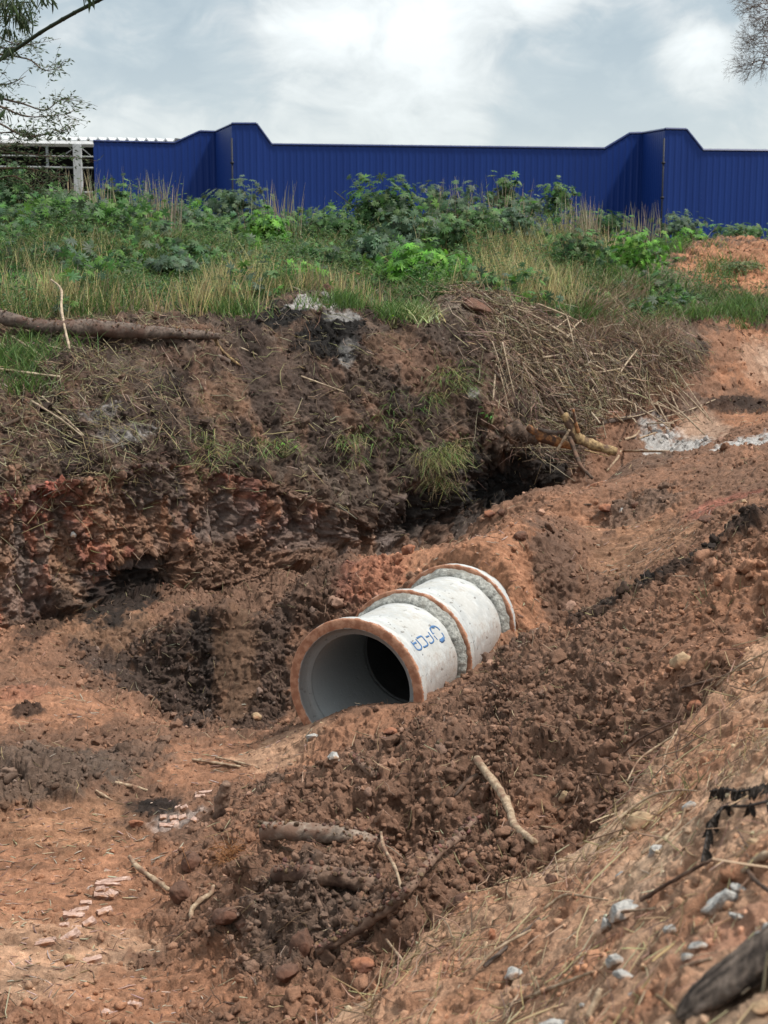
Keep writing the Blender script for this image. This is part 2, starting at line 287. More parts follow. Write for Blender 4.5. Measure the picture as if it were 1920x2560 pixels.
el = np.array([(-6, .5), (-2.5, 2.5), (-1, 4.6), (-.2, 5.45)] + [tuple(PZ(*a)[:2]) for a in ((1180, 2290, -2.95), (1430, 2180, -2.75), (1560, 2055, -2.6), (1640, 1950, -2.5), (1710, 1850, -2.35), (1800, 1750, -2.2), (1920, 1625, -2.0))] + [(5, 9.0), (10, 13)])
el = el[np.argsort(el[:, 0])]
def edge_d(x, y): return (y - np.interp(x, el[:, 0], el[:, 1])) * .8
def height(x, y, full=False):
    x = x.astype(np.float32); y = y.astype(np.float32)
    hp, hu, hb = Rp(x, y), Ru(x, y), Rb(x, y)
    # soil spilling into the open pipe end
    dx, dy = x - PC[0], y - PC[1]; s = dx * AX[0] + dy * AX[1]; q = dx * LX[0] + dy * LX[1]
    inside = (1 - sstep(.40, .5, np.abs(q))) * sstep(-.02, .22, s) * (1 - sstep(2.2, 2.6, s))
    hp = hp * (1 - inside) + np.minimum(hp, .02) * inside
    far = sstep(40, 60, np.sqrt(x * x + y * y)); hu = hu * (1 - far) + 3.3 * far
    hp = np.clip(hp, -.6, 2.6)
    wd = wall_d(x, y)
    wid = .34 + 1.6 * sstep(1.5, 4.5, x)
    t = sstep(0, 1, wd / wid)
    h = hp + (np.maximum(hu, hp) - hp) * t
    ed = edge_d(x, y)
    bh = hb - np.maximum(ed, 0) * 2.2 + .06 * np.exp(-(ed / .35) ** 2)
    k = .05; m = np.maximum(h, bh); h2 = m + k * np.exp(-np.abs(h - bh) / k) * .35
    isb = bh > h
    h2 = np.where(wd > -3, h, h2)
    if full: return h2, wd, t, ed, isb & (wd < -3)
    return h2

# ------------------------------------------------------------------ terrain mesh
ANG = np.r_[np.linspace(-44, -17.2, 90, endpoint=False), np.linspace(-17.2, 17.2, 840), np.linspace(17.2, 44, 91)[1:]]
ANG = np.radians(ANG); NR = 2350
Rr = np.geomspace(1.0, 460, 1500)
sub = np.r_[np.arange(0, len(ANG), 6), len(ANG) - 1]
rows = []
for i in sub:
    a = ANG[i]; x, y = Rr * math.sin(a), Rr * math.cos(a); h = height(x, y)
    ds = np.sqrt((np.diff(Rr) * .42) ** 2 + np.diff(h) ** 2) / Rr[1:]
    ds *= 1 - .4 * sstep(22, 26, Rr[1:]); ds *= 1 - .95 * sstep(34, 44, Rr[1:]); ds *= .22 + .78 * sstep(2.5, 5.0, Rr[1:])
    c = np.r_[0, np.cumsum(ds)]; rows.append(np.interp(np.linspace(0, c[-1], NR), c, Rr))
rows = np.array(rows)
for _ in range(2): rows[1:-1] = (rows[:-2] + rows[1:-1] * 2 + rows[2:]) / 4
RR = np.empty((len(ANG), NR))
for j in range(NR): RR[:, j] = np.interp(np.arange(len(ANG)), sub, rows[:, j])
X = (RR * np.sin(ANG)[:, None]).ravel(); Y = (RR * np.cos(ANG)[:, None]).ravel()
Z, WD, WT, ED, ISB = height(X, Y, True)
P = np.stack([X, Y, Z], 1).astype(np.float32); NA = len(ANG)
print('grid', P.shape, time.time() - T0)
# undercut of the far cut face: the turf overhangs, and one deep bucket scoop
wallm = np.sin(np.pi * np.clip(WT, 0, 1)) * ((WT > 0) & (WT < 1))
uc = .10 + .55 * np.exp(-((P[:, 0] - 1.7) / .9) ** 2) + .15 * np.exp(-((P[:, 0] + .2) / .8) ** 2)
P[:, 1] += (wallm ** 1.3 * uc * 1.0).astype(np.float32)
scp = PY(310, 1475, 16.1)
sc_m = np.exp(-((P[:, 0] - scp[0]) / .42) ** 4) * np.exp(-((P[:, 2] - scp[2] + .02) / .26) ** 4) * (wallm > .02)
P[:, 1] += (.42 * sc_m).astype(np.float32)
def normals(P):
    G = P.reshape(NA, NR, 3); du = np.gradient(G, axis=0); dv = np.gradient(G, axis=1)
    n = np.cross(du, dv).reshape(-1, 3); n /= np.linalg.norm(n, axis=1)[:, None] + 1e-12
    return n.astype(np.float32)
NN = normals(P); NN[NN[:, 2] < -.6] *= -1
PSX, PSY, PSD = project(P)
def hit0(sx, sy, tol=5):
    m = np.nonzero((np.abs(PSX - sx) < tol) & (np.abs(PSY - sy) < tol))[0]
    if len(m) == 0: return hit0(sx, sy, tol * 2) if tol < 100 else 0
    d = PSD[m]; m = m[d < d.min() + .25 + .01 * d.min()]
    return m[np.argmin((PSX[m] - sx) ** 2 + (PSY[m] - sy) ** 2)]

# soil kinds (dry or wet earth; black and dark also paint shade into the undercut)
C = dict(orange=(.335, .164, .094), brown=(.182, .102, .067), dark=(.065, .045, .036), black=(.016, .014, .013), ash=(.42, .40, .38), red=(.27, .085, .062), tan=(.54, .36, .24), greyb=(.18, .14, .11), ochre=(.26, .145, .085), loam=(.105, .075, .058), pale=(.42, .29, .21), turf=(.07, .065, .03), clay=(.17, .13, .115))
C = {k: np.array(v, np.float32) for k, v in C.items()}
near_ = sstep(30, 14, PSD).astype(np.float32); warp0 = lambda P, f, a, sd: P + a * np.stack([fbm(P, f, 2, sd + k) for k in range(3)], 1).astype(np.float32)
n_big = fbm(P, .55, 3, 5); n_mid = fbm(P, 1.8, 3, 9); n_fin = fbm(P, 6, 3, 31)
def mixc(a, b, t): return a + (b - a) * t[:, None]
col = mixc(np.tile(C['brown'], (len(P), 1)), C['orange'], np.clip(.30 + .9 * n_mid + .5 * n_big, 0, 1) * .6)
rough = np.full(len(P), .55, np.float32)
upm = sstep(.75, 1, WT)
slk = vn(warp0(P, 3, .15, 90) @ np.array([[.8, -.6, 0], [.6, .8, 0], [0, 0, 1]], np.float32), 1, 91, (4.5, .8, .8)); cu = mixc(np.tile(C['loam'], (len(P), 1)), C['brown'] * .95, np.clip(.35 + n_mid + n_fin, 0, 1)); cu = mixc(cu, C['greyb'], sstep(.1, .6, fbm(P, 2.4, 4, 93, .6)) * .5); cu = mixc(cu, C['dark'] * .7, sstep(-.05, .45, slk + .5 * n_fin) * .9); col = mixc(col, cu, upm)
gl = np.array([PY(*a)[:2] for a in ((-300, 845, 18.0), (0, 835, 18.2), (150, 810, 18.7), (400, 800, 19.6), (560, 800, 20.0), (640, 770, 20.8), (800, 762, 21.3), (980, 800, 21.6), (1080, 760, 22.4), (1250, 755, 23), (1420, 800, 24), (1600, 850, 25), (1700, 790, 27), (1800, 800, 28), (1920, 815, 28.5), (2300, 815, 28.5))])
GD = P[:, 1] - np.interp(P[:, 0], gl[:, 0], gl[:, 1])
grassm = sstep(-.1, .6, GD + .5 * n_mid) * upm; _m = PY(1850, 680, 30.3); grassm = grassm * sstep(.7, 1.3, np.sqrt(((P[:, 0] - _m[0]) / 1.15) ** 2 + ((P[:, 1] - _m[1] - .6) / 2.0) ** 2))
col = mixc(col, mixc(np.tile(C['turf'], (len(P), 1)), C['greyb'], np.clip(.3 + n_fin, 0, 1)), grassm)
rough = np.where(upm > .5, .85, rough) * (1 - grassm * .7)
bm = ISB.astype(np.float32)
cb = mixc(np.tile(C['tan'], (len(P), 1)), C['orange'], np.clip(.45 + .9 * n_mid + .5 * n_fin, 0, 1)); col = mixc(col, cb, bm); rough = np.where(ISB, .26, rough)
# the cut face: red and ochre lumps at left, grey clay strata toward the right, turf soil at its top
FA, RA = facets(warp0(P, 4, .08, 340), .40, 21, (1.5, 1, .55), .6); FB, RB_ = facets(warp0(P, 9, .05, 344), .17, 22, (1.3, 1, .75), .7); FC_, RC = facets(P, .075, 23); slab = ((RA > .72) | (RB_ > .85)).astype(np.float32)
stk = fbm(P, 3.2, 4, 77, st=(1, 1, .18)); lum = fbm(P, 2.4, 3, 78)
cw = mixc(np.tile(C['ochre'], (len(P), 1)), C['orange'], sstep(-.2, .3, lum)); cw = mixc(cw, C['clay'], sstep(.0, .35, stk)); cw = mixc(cw, C['dark'], sstep(.25, .5, -stk) * .8)
hw = P[:, 2] - .0
cw = mixc(cw, C['red'], np.exp(-((hw - 1.75 + .5 * n_mid) / .28) ** 2) * sstep(.6, -.6, P[:, 0]) * .85)
rt = sstep(-2.2, .3, P[:, 0]); cg = mixc(np.tile(C['greyb'] * .75, (len(P), 1)), C['clay'], sstep(-.1, .3, stk)); cg = mixc(cg, C['dark'], sstep(-.1, .4, lum)); cw = mixc(cw, cg, rt * .9)
cw = mixc(cw, C['loam'], sstep(.05, .5, n_fin - .1) * .5); cw = mixc(cw, C['greyb'] * .8, sstep(-.05, .35, vn(P, 1, 62, (5, 5, 1.1)) + .3 * n_fin) * .75); cw = mixc(cw, C['dark'], sstep(.1, .45, fbm(P, 4, 4, 63, .7)) * .8); cw = mixc(cw, C['red'] * .9, sstep(.45, .60, RA) * sstep(.75, .65, RA) * .5 * (1 - rt)); cw = mixc(cw, C['clay'] * .7, slab * .6); cw = mixc(cw, C['dark'], sstep(.25, .1, RB_) * .7); cw = mixc(cw, C['brown'] * 1.2, sstep(.5, .3, RA) * .6); cw = cw * (1.08 + .6 * fbm(warp0(P, 6, .1, 60), 8, 4, 61, .75))[:, None]
wm = ((WT > .02) & (WT < .93)).astype(np.float32) * sstep(3.6, 2.2, P[:, 0]); col = mixc(col, cw, wm)
# patches: x, y on the photo, half width and half height of the patch, colour, strength, roughness, g(round) or w(all)
PATCH = (
 (120, 2200, 330, 230, 'orange', .8, .12, 'g'), (100, 2420, 300, 140, 'tan', .42, .14, 'g'), (180, 2060, 200, 70, 'ochre', .55, .12, 'g'), (450, 2480, 300, 120, 'orange', .8, .2, 'g'), (560, 1900, 260, 70, 'orange', .6, .12, 'g'), (700, 1880, 120, 40, 'tan', .4, .12, 'g'),
 (120, 1760, 240, 60, 'orange', .65, .22, 'g'), (60, 1730, 60, 24, 'red', .25, .5, 'g'), (300, 1700, 120, 50, 'brown', .6, .5, 'g'), (120, 1920, 190, 75, 'loam', .85, .85, 'g'), (300, 1900, 130, 50, 'loam', .7, .5, 'g'), (70, 1785, 44, 13, 'black', .8, .6, 'g'),
 (400, 2025, 90, 26, 'black', .9, .2, 'g'), (440, 2060, 80, 20, 'ash', .35, .2, 'g'), (500, 1640, 300, 110, 'brown', .9, .9, 'g'), (420, 1640, 100, 60, 'dark', .9, 1., 'g'), (700, 1500, 260, 80, 'loam', .85, 1., 'g'), (820, 1450, 130, 40, 'dark', .6, 1., 'g'), (460, 1690, 250, 80, 'brown', .95, 1., 'g'), (430, 1720, 200, 50, 'dark', .9, 1., 'g'), (280, 1640, 110, 46, 'dark', .8, 1., 'g'), (640, 1700, 90, 80, 'dark', .8, .9, 'g'), (560, 1590, 90, 40, 'black', .5, 1., 'g'), (590, 1670, 60, 44, 'ochre', .4, .3, 'g'), (640, 1480, 280, 70, 'brown', .8, 1., 'g'), (230, 1560, 180, 30, 'ochre', .5, .6, 'g'),
 (1000, 1410, 120, 34, 'orange', .85, .3, 'g'), (930, 1440, 90, 20, 'red', .3, .8, 'g'), (1330, 1420, 110, 80, 'orange', .9, .18, 'g'), (1260, 1350, 250, 55, 'orange', .95, .2, 'g'), (1500, 1260, 280, 55, 'orange', .75, .3, 'g'), (1620, 1190, 180, 40, 'brown', .6, .3, 'g'), (1600, 1280, 120, 18, 'loam', .7, .5, 'g'), (1850, 1230, 130, 40, 'brown', .75, .4, 'g'), (1800, 1270, 110, 16, 'red', .5, .2, 'g'), (1560, 1170, 90, 22, 'orange', .5, .2, 'g'),
 (1430, 1400, 130, 60, 'brown', .85, .6, 'g'), (1620, 1380, 150, 60, 'ochre', .55, .15, 'g'), (1380, 1380, 60, 40, 'dark', .5, .5, 'g'),
 (1500, 1550, 70, 30, 'black', .7, 1., 'g'), (1590, 1505, 80, 30, 'black', .75, 1., 'g'), (1700, 1450, 90, 34, 'black', .8, 1., 'g'), (1850, 1370, 100, 40, 'black', .85, 1., 'g'), (1800, 1500, 120, 50, 'orange', .5, .5, 'g'), (1640, 1560, 250, 50, 'brown', .4, .7, 'g'),
 (1300, 1750, 330, 110, 'brown', .8, .85, 'g'), (1100, 1900, 420, 130, 'brown', .92, .95, 'g'), (1000, 2200, 420, 150, 'brown', .95, 1., 'g'), (1500, 1900, 250, 140, 'brown', .7, .85, 'g'), (1750, 1600, 160, 80, 'orange', .4, .5, 'g'), (900, 1850, 180, 40, 'orange', .45, .4, 'g'), (1350, 2060, 100, 50, 'orange', .4, .6, 'g'),
 (760, 2350, 200, 90, 'loam', .7, 1., 'g'), (1300, 1640, 70, 36, 'dark', .5, .9, 'g'), (700, 1970, 80, 30, 'loam', .6, .8, 'g'),
 (1690, 1122, 90, 17, 'ash', .95, .7, 'g'), (1850, 1124, 120, 17, 'ash', .95, .6, 'g'), (1600, 1150, 90, 18, 'loam', .6, .3, 'g'), (1880, 1050, 70, 26, 'orange', .95, .2, 'g'), (1760, 1080, 60, 18, 'pale', .6, .3, 'g'),
 (1180, 1180, 170, 70, 'black', .75, 1., 'w'), (1300, 1200, 130, 60, 'dark', .8, .9, 'w'), (1100, 1280, 150, 60, 'black', .6, .9, 'w'), (310, 1480, 95, 55, 'black', .92, .4, 'w'), (300, 1410, 90, 14, 'clay', .9, .1, 'w'), (1230, 1220, 150, 60, 'black', 1., 1., 'w'), (1060, 1260, 130, 60, 'black', .8, 1., 'w'), (1330, 1170, 90, 50, 'black', .8, 1., 'w'), (900, 1290, 120, 60, 'dark', .7, .8, 'w'), (1140, 1140, 60, 40, 'black', .8, 1., 'w'), (1060, 1040, 60, 60, 'dark', .7, .8, 'w'), (120, 1540, 60, 50, 'black', .7, .7, 'w'), (60, 1480, 60, 60, 'clay', .5, .3, 'w'), (560, 1300, 70, 60, 'clay', .6, .3, 'w'), (760, 1330, 110, 50, 'clay', .5, .3, 'w'),  # black and dark at the right trench paint the shade under the overhang
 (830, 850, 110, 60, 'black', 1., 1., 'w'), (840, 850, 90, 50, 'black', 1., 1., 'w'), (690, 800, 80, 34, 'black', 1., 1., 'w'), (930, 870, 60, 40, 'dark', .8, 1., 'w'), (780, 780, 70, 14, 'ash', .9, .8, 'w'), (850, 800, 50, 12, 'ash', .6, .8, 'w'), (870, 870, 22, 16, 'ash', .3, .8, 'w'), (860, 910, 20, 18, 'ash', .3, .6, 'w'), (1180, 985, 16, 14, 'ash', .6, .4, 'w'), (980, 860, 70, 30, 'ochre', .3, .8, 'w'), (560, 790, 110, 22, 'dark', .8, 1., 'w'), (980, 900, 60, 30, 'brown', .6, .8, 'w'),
 (250, 1040, 50, 20, 'ash', .75, .7, 'w'), (310, 1090, 60, 24, 'ash', .55, .8, 'w'), (240, 1070, 120, 40, 'dark', .7, .8, 'w'), (640, 930, 120, 50, 'dark', .7, .4, 'w'), (560, 1000, 60, 60, 'ochre', .3, .6, 'w'), (1020, 1000, 60, 60, 'black', .5, .8, 'w'), (420, 960, 50, 40, 'black', .5, .8, 'w'), (750, 980, 120, 60, 'dark', .65, .5, 'w'), 
 (1160, 770, 70, 26, 'greyb', .8, .9, 'w'), (1100, 820, 70, 26, 'dark', .8, 1., 'w'), (1180, 880, 160, 70, 'dark', .6, .9, 'w'), (1400, 950, 200, 90, 'dark', .8, .7, 'w'), (1050, 930, 60, 60, 'brown', .5, .7, 'w'), (1450, 900, 200, 90, 'loam', .6, .5, 'w'), (1860, 890, 130, 90, 'orange', 1., .6, 'w'), (1890, 900, 60, 60, 'pale', .5, .3, 'w'), (1800, 860, 60, 60, 'brown', .6, .5, 'w'), (1910, 900, 30, 40, 'pale', .6, .2, 'w'), (1840, 1010, 110, 20, 'black', .85, .8, 'w'), (1700, 1010, 80, 30, 'dark', .7, .8, 'w'),
 (1850, 660, 150, 100, 'orange', 1.3, .8, 'w'), (1860, 640, 60, 50, 'orange', 1., .8, 'w'), (380, 765, 30, 16, 'pale', .6, .3, 'w'), (900, 690, 50, 26, 'orange', .25, .2, 'w'), (1230, 640, 34, 20, 'red', .3, .3, 'w'),
 (1250, 2450, 130, 90, 'ochre', .5, .2, 'g'), (1050, 2480, 90, 60, 'orange', .5, .5, 'g'), (1600, 2250, 120, 60, 'pale', .4, .3, 'g'), (1850, 2350, 140, 60, 'red', .25, .2, 'g'), (1600, 2450, 160, 60, 'orange', .5, .2, 'g'))
n_ff = fbm(P, 15, 4, 37, .65)
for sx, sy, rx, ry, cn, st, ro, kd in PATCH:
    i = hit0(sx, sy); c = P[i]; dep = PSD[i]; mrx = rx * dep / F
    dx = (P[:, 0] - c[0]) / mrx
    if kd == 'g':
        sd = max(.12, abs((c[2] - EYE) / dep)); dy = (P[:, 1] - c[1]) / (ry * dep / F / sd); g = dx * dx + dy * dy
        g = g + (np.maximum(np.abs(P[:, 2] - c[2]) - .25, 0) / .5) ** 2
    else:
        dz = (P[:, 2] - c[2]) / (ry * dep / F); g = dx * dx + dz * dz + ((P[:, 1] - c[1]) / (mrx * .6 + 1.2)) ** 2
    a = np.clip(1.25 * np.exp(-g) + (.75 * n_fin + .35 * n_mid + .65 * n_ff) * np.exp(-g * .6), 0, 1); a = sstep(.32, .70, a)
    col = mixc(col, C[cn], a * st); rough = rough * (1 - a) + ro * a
col *= (1 + .30 * fbm(P, 9, 3, 51))[:, None] * (1 + .2 * n_mid)[:, None] * (1 + .38 * fbm(P, 32, 3, 57, .8) * near_)[:, None]
# ---- displacement
near = sstep(30, 16, PSD)
st_wall = wm
D = rough * (.16 * fbm(P, 1.3, 3, 100) + .07 * fbm(P, 4.0, 3, 101))
def warp(P, f, a, sd): return P + a * np.stack([fbm(P, f, 3, sd), fbm(P, f, 3, sd + 1), fbm(P, f, 3, sd + 2)], 1).astype(np.float32)
PW = warp(P, 5, .10, 300); PV = warp(P, 14, .045, 310)
c1 = clods(PW, .26, 5, .4); c2 = clods(PV, .12, 6, .7); c3 = clods(PV, .05, 7, .85)
rr2 = np.clip(rough * 1.35 - .25 + .5 * n_mid, 0, 1)
F2, R2 = facets(PV, .15, 24); F3, R3 = facets(P, .06, 25)
D += rr2 * (.032 * F2 + .007 * F3) * near + .003 * F3 * near; col *= (1 + rr2 * .25 * (R3 - .5) + rr2 * .2 * (R2 - .5))[:, None]
D += rr2 * (.11 * c1 * sstep(.0, .35, fbm(P, 1.1, 2, 140) + .05) + .05 * c2) + (.22 + .78 * rr2) * .026 * c3 * near
ridge = 1 - np.abs(fbm(P, 7, 4, 120, .5)); D += (.012 + .035 * rough) * ridge - (.01 + .03 * rough) * sstep(.35, .8, np.abs(fbm(P, 11, 3, 125, .5)) * 2.2)
D += (.005 + .008 * rough) * fbm(P, 20, 3, 130, .5) * near
# machine track marks on the packed floor and the bank
trk = (1 - bm) * sstep(.35, .15, rough) * (1 - upm) * (1 - wm)
tr_ = PZ(250, 2250, -4.08); D += trk * .016 * np.clip(2 * np.sin((P[:, 1] * 1.0 + P[:, 0] * .25) * 34), -1, 1) * sstep(.55, .35, np.abs(np.abs(P[:, 0] - tr_[0] + .25 * (P[:, 1] - tr_[1])) - .1) * 1.0) * .5
D += trk * .035 * vn(P, 1, 150, (2.5, 11, 1)) + trk * .018 * vn(P, 1, 151, (5, 26, 1)) + trk * .010 * vn(P, 1, 153, (16, 45, 1))
col *= (1 + trk * .35 * vn(P, 1, 154, (3, 20, 1)) + trk * .25 * vn(P, 1, 155, (8, 40, 1)))[:, None]
D += bm * (.035 * fbm(P, 2.2, 4, 160) + .018 * vn(P, 1, 152, (5, 16, 1)))
# the cut face: bucket grooves, broken lumps and ledges
gro = vn(P, 1, 170, (4.5, 4.5, .7)); PU = warp(P, 3.5, .16, 320); lmp = clods(PU, .30, 8, .9); lm2 = clods(warp(P, 9, .07, 330), .12, 12, .85)
lumpy = sstep(.9, -1.2, P[:, 0] + .8 * n_big)
D += st_wall * (.17 * gro + .11 * FA + .045 * FB + .012 * FC_ * (1 - .7 * slab) + (.03 + .05 * lumpy) * lm2 + .06 * fbm(P, 8, 4, 174, .55) * (1 - .8 * slab) + .012 * fbm(P, 26, 3, 176, .5) * (1 - .85 * slab) + .07 * np.abs(vn(P, 1, 173, (8, 8, 1.0))) + .02 * c3)
D -= sc_m * .05 * (np.abs(np.sin(P[:, 2] * 42 + P[:, 0] * 1.5)))
# slide streaks down the slope above the face
slo = upm * (1 - grassm); col = np.clip(col, .008, .7)
D += slo * .06 * vn(P @ np.array([[.8, -.6, 0], [.6, .8, 0], [0, 0, 1]], np.float32), 1, 180, (5.5, 1.2, 1.2))
D *= (1 - .9 * sstep(34, 60, PSD))
# leave room round the exposed pipes
s_, q_, z_ = pipe_coords(P)
damp = np.exp(-np.maximum(np.sqrt(q_ ** 2 + z_ ** 2) - .62, 0) / .12) * ((s_ > -.15) & (s_ < 2.3)); D *= 1 - .75 * damp
P2 = P + NN * D[:, None]
NN = normals(P2); print('displaced', time.time() - T0)
P = P2.astype(np.float32)
idx = np.arange(NA * NR).reshape(NA, NR)
quads = np.stack([idx[:-1, :-1], idx[1:, :-1], idx[1:, 1:], idx[:-1, 1:]], -1).reshape(-1, 4)
s_, q_, z_ = pipe_coords(P)
ins = (np.sqrt(q_ ** 2 + z_ ** 2) < .475) & (s_ > .2) & (s_ < 3.4)
quads = quads[~ins[quads].all(1)]
ground = mesh('ground', P, quads, M_soil, color=col); tag(ground, 'excavated red and brown earth with a cut bank and loose spoil', 'ground', kind='structure')
PSX, PSY, PSD = project(P)
area = np.linalg.norm(np.cross(np.gradient(P.reshape(NA, NR, 3), axis=0), np.gradient(P.reshape(NA, NR, 3), axis=1)).reshape(-1, 3), axis=1)
vis = (PSX > -250) & (PSX < 2170) & (PSY < 2700) & (PSD < 60) & ~ins
hit_cache = {}
PXV = np.nonzero(vis)[0]; HX, HY, HD = PSX[PXV], PSY[PXV], PSD[PXV]
def hit(sx, sy, tol=4):
    m = np.nonzero((np.abs(HX - sx) < tol) & (np.abs(HY - sy) < tol))[0]
    if len(m) == 0: return hit(sx, sy, tol * 2) if tol < 200 else PXV[0]
    d = HD[m]; m = m[d < d.min() + .15 + .01 * d.min()]
    return PXV[m[np.argmin((HX[m] - sx) ** 2 + (HY[m] - sy) ** 2)]]
def pick(w, n):
    w = np.where(vis, w, 0) * area; c = np.cumsum(w.astype(np.float64)); return np.minimum(np.searchsorted(c, rng.random(n) * c[-1]), len(w) - 1)
print('ground done', time.time() - T0)

# ------------------------------------------------------------------ shape helpers
def inst(bv, bf, pos, rot, scale):
    """merge copies: bv (k,3), bf (m,c), pos (n,3), rot (n,3,3), scale (n,) or (n,3)"""
    n = len(pos); sc3 = scale if scale.ndim == 2 else scale[:, None]
    V = np.einsum('nij,nkj->nki', rot, bv[None] * sc3[:, None, :]) + pos[:, None, :]
    Fq = (bf[None] + (np.arange(n) * len(bv))[:, None, None]).reshape(-1, bf.shape[1])
    return V.reshape(-1, 3), Fq
def rotz(a):
    c, s = np.cos(a), np.sin(a); o = np.zeros_like(a); i = np.ones_like(a)
    return np.stack([np.stack([c, -s, o], -1), np.stack([s, c, o], -1), np.stack([o, o, i], -1)], 1)
def rand_rot(n):
    q = rng.normal(size=(n, 4)); q /= np.linalg.norm(q, axis=1)[:, None]; w, x, y, z = q.T
    return np.stack([np.stack([1 - 2 * (y * y + z * z), 2 * (x * y - z * w), 2 * (x * z + y * w)], -1), np.stack([2 * (x * y + z * w), 1 - 2 * (x * x + z * z), 2 * (y * z - x * w)], -1), np.stack([2 * (x * z - y * w), 2 * (y * z + x * w), 1 - 2 * (x * x + y * y)], -1)], 1)
def basis(t, up=(0, 0, 1)):
    t = t / (np.linalg.norm(t, axis=-1, keepdims=True) + 1e-9); u = np.cross(t, np.broadcast_to(up, t.shape)); u /= np.linalg.norm(u, axis=-1, keepdims=True) + 1e-9
    return t, u, np.cross(u, t)
def spline(pts, n):
    pts = np.array(pts, float)
    if len(pts) == 2: return pts[0] + (pts[1] - pts[0]) * np.linspace(0, 1, n)[:, None]
    q = np.vstack([2 * pts[0] - pts[1], pts, 2 * pts[-1] - pts[-2]]); out = []
    for u in np.linspace(0, len(pts) - 1 - 1e-6, n):
        i = int(u); t = u - i; a, b, c, d = q[i:i + 4]
        out.append(.5 * (2 * b + (c - a) * t + (2 * a - 5 * b + 4 * c - d) * t * t + (3 * b - a - 3 * c + d) * t ** 3))
    return np.array(out)
def tube(pts, rad, seg=8, n=None, wob=.12, seed=0, flat=1.0, knots=.0):
    n = n or max(4, len(pts) * 5); C_ = spline(pts, n); rad = np.interp(np.linspace(0, 1, n), np.linspace(0, 1, len(np.atleast_1d(rad))), np.atleast_1d(rad)) if np.ndim(rad) else np.full(n, rad)
    t = np.gradient(C_, axis=0); up = np.array([0, 0, 1.]) if abs(t[:, 2]).mean() < np.linalg.norm(t, axis=1).mean() * .85 else np.array([0, 1., 0])
    t, u, v = basis(t, up); th = np.linspace(0, 2 * np.pi, seg, endpoint=False)
    rr_ = rad[:, None] * (1 + wob * np.sin(th[None] * 2 + seed + np.arange(n)[:, None] * .7) + wob * rng.normal(size=(n, seg)) * .7)
    if knots:
        for k in range(int(knots)):
            j, a = rng.integers(1, n - 1), rng.random() * 6.28; rr_[j] *= 1 + .5 * np.exp(-((np.angle(np.exp(1j * (th - a)))) / .7) ** 2)
    V = C_[:, None] + rr_[..., None] * (np.cos(th)[None, :, None] * u[:, None] + flat * np.sin(th)[None, :, None] * v[:, None])
    if rad.max() > .02:
        f0 = .5 / rad.max(); CC = np.repeat(C_, seg, 0); Vf = V.reshape(-1, 3); V = CC + (Vf - CC) * (1 + .26 * fbm(Vf.astype(np.float32), f0, 5, 400, .75))[:, None]
    V = V.reshape(-1, 3); i = np.arange(n * seg).reshape(n, seg); a, b = i[:-1], i[1:]
    Q = np.stack([a, np.roll(a, -1, 1), np.roll(b, -1, 1), b], -1).reshape(-1, 4)
    k = len(V); V = np.vstack([V, C_[0] - t[0] * rad[0] * .15, C_[-1] + t[-1] * rad[-1] * .2])
    T = [[k, i[0, (j + 1) % seg], i[0, j]] for j in range(seg)] + [[k + 1, i[-1, j], i[-1, (j + 1) % seg]] for j in range(seg)]
    return V, [Q, np.array(T)]
def join(parts):
    V, Q, T = [], [], []; o = 0
    for v, f in parts:
        for g in (f if isinstance(f, list) else [f]):
            (Q if g.shape[1] == 4 else T).append(g + o)
        V.append(v); o += len(v)
    out = []
    if Q: out.append(np.concatenate(Q))
    if T: out.append(np.concatenate(T))
    return np.concatenate(V), out
def icosphere(sub):
    t = (1 + 5 ** .5) / 2; v = [(-1, t, 0), (1, t, 0), (-1, -t, 0), (1, -t, 0), (0, -1, t), (0, 1, t), (0, -1, -t), (0, 1, -t), (t, 0, -1), (t, 0, 1), (-t, 0, -1), (-t, 0, 1)]
    f = [(0, 11, 5), (0, 5, 1), (0, 1, 7), (0, 7, 10), (0, 10, 11), (1, 5, 9), (5, 11, 4), (11, 10, 2), (10, 7, 6), (7, 1, 8), (3, 9, 4), (3, 4, 2), (3, 2, 6), (3, 6, 8), (3, 8, 9), (4, 9, 5), (2, 4, 11), (6, 2, 10), (8, 6, 7), (9, 8, 1)]
    v = [np.array(a, float) / np.linalg.norm(a) for a in v]
    for _ in range(sub):
        c = {}; nf = []
        def mid(a, b):
            k = (min(a, b), max(a, b))
            if k not in c: m = v[a] + v[b]; v.append(m / np.linalg.norm(m)); c[k] = len(v) - 1
            return c[k]
        for a, b, d in f:
            x, y, z = mid(a, b), mid(b, d), mid(d, a); nf += [(a, x, z), (b, y, x), (d, z, y), (x, y, z)]
        f = nf
    return np.array(v), np.array(f)
ICO1, ICO2, ICO3 = icosphere(1), icosphere(2), icosphere(3)
def rock_shape(seed, base=ICO3, angular=.5, rough_=.12):
    g = np.random.default_rng(seed); v, f = base; v = v.copy()
    for _ in range(int(7 + 9 * angular)):          # chip planes
        d = g.normal(size=3); d /= np.linalg.norm(d); h = .55 + .35 * g.random(); p = v @ d; m = p > h; v[m] -= np.outer((p[m] - h) * (.6 + .4 * angular), d)
    Q = (v + (seed % 97) * 3.1).astype(np.float32); v = v * (1 + 1.9 * rough_ * fbm(Q, 1.7, 3, seed))[:, None] * (1 + 1.0 * rough_ * fbm(Q, 6, 3, seed + 3, .65))[:, None]
    return v, f
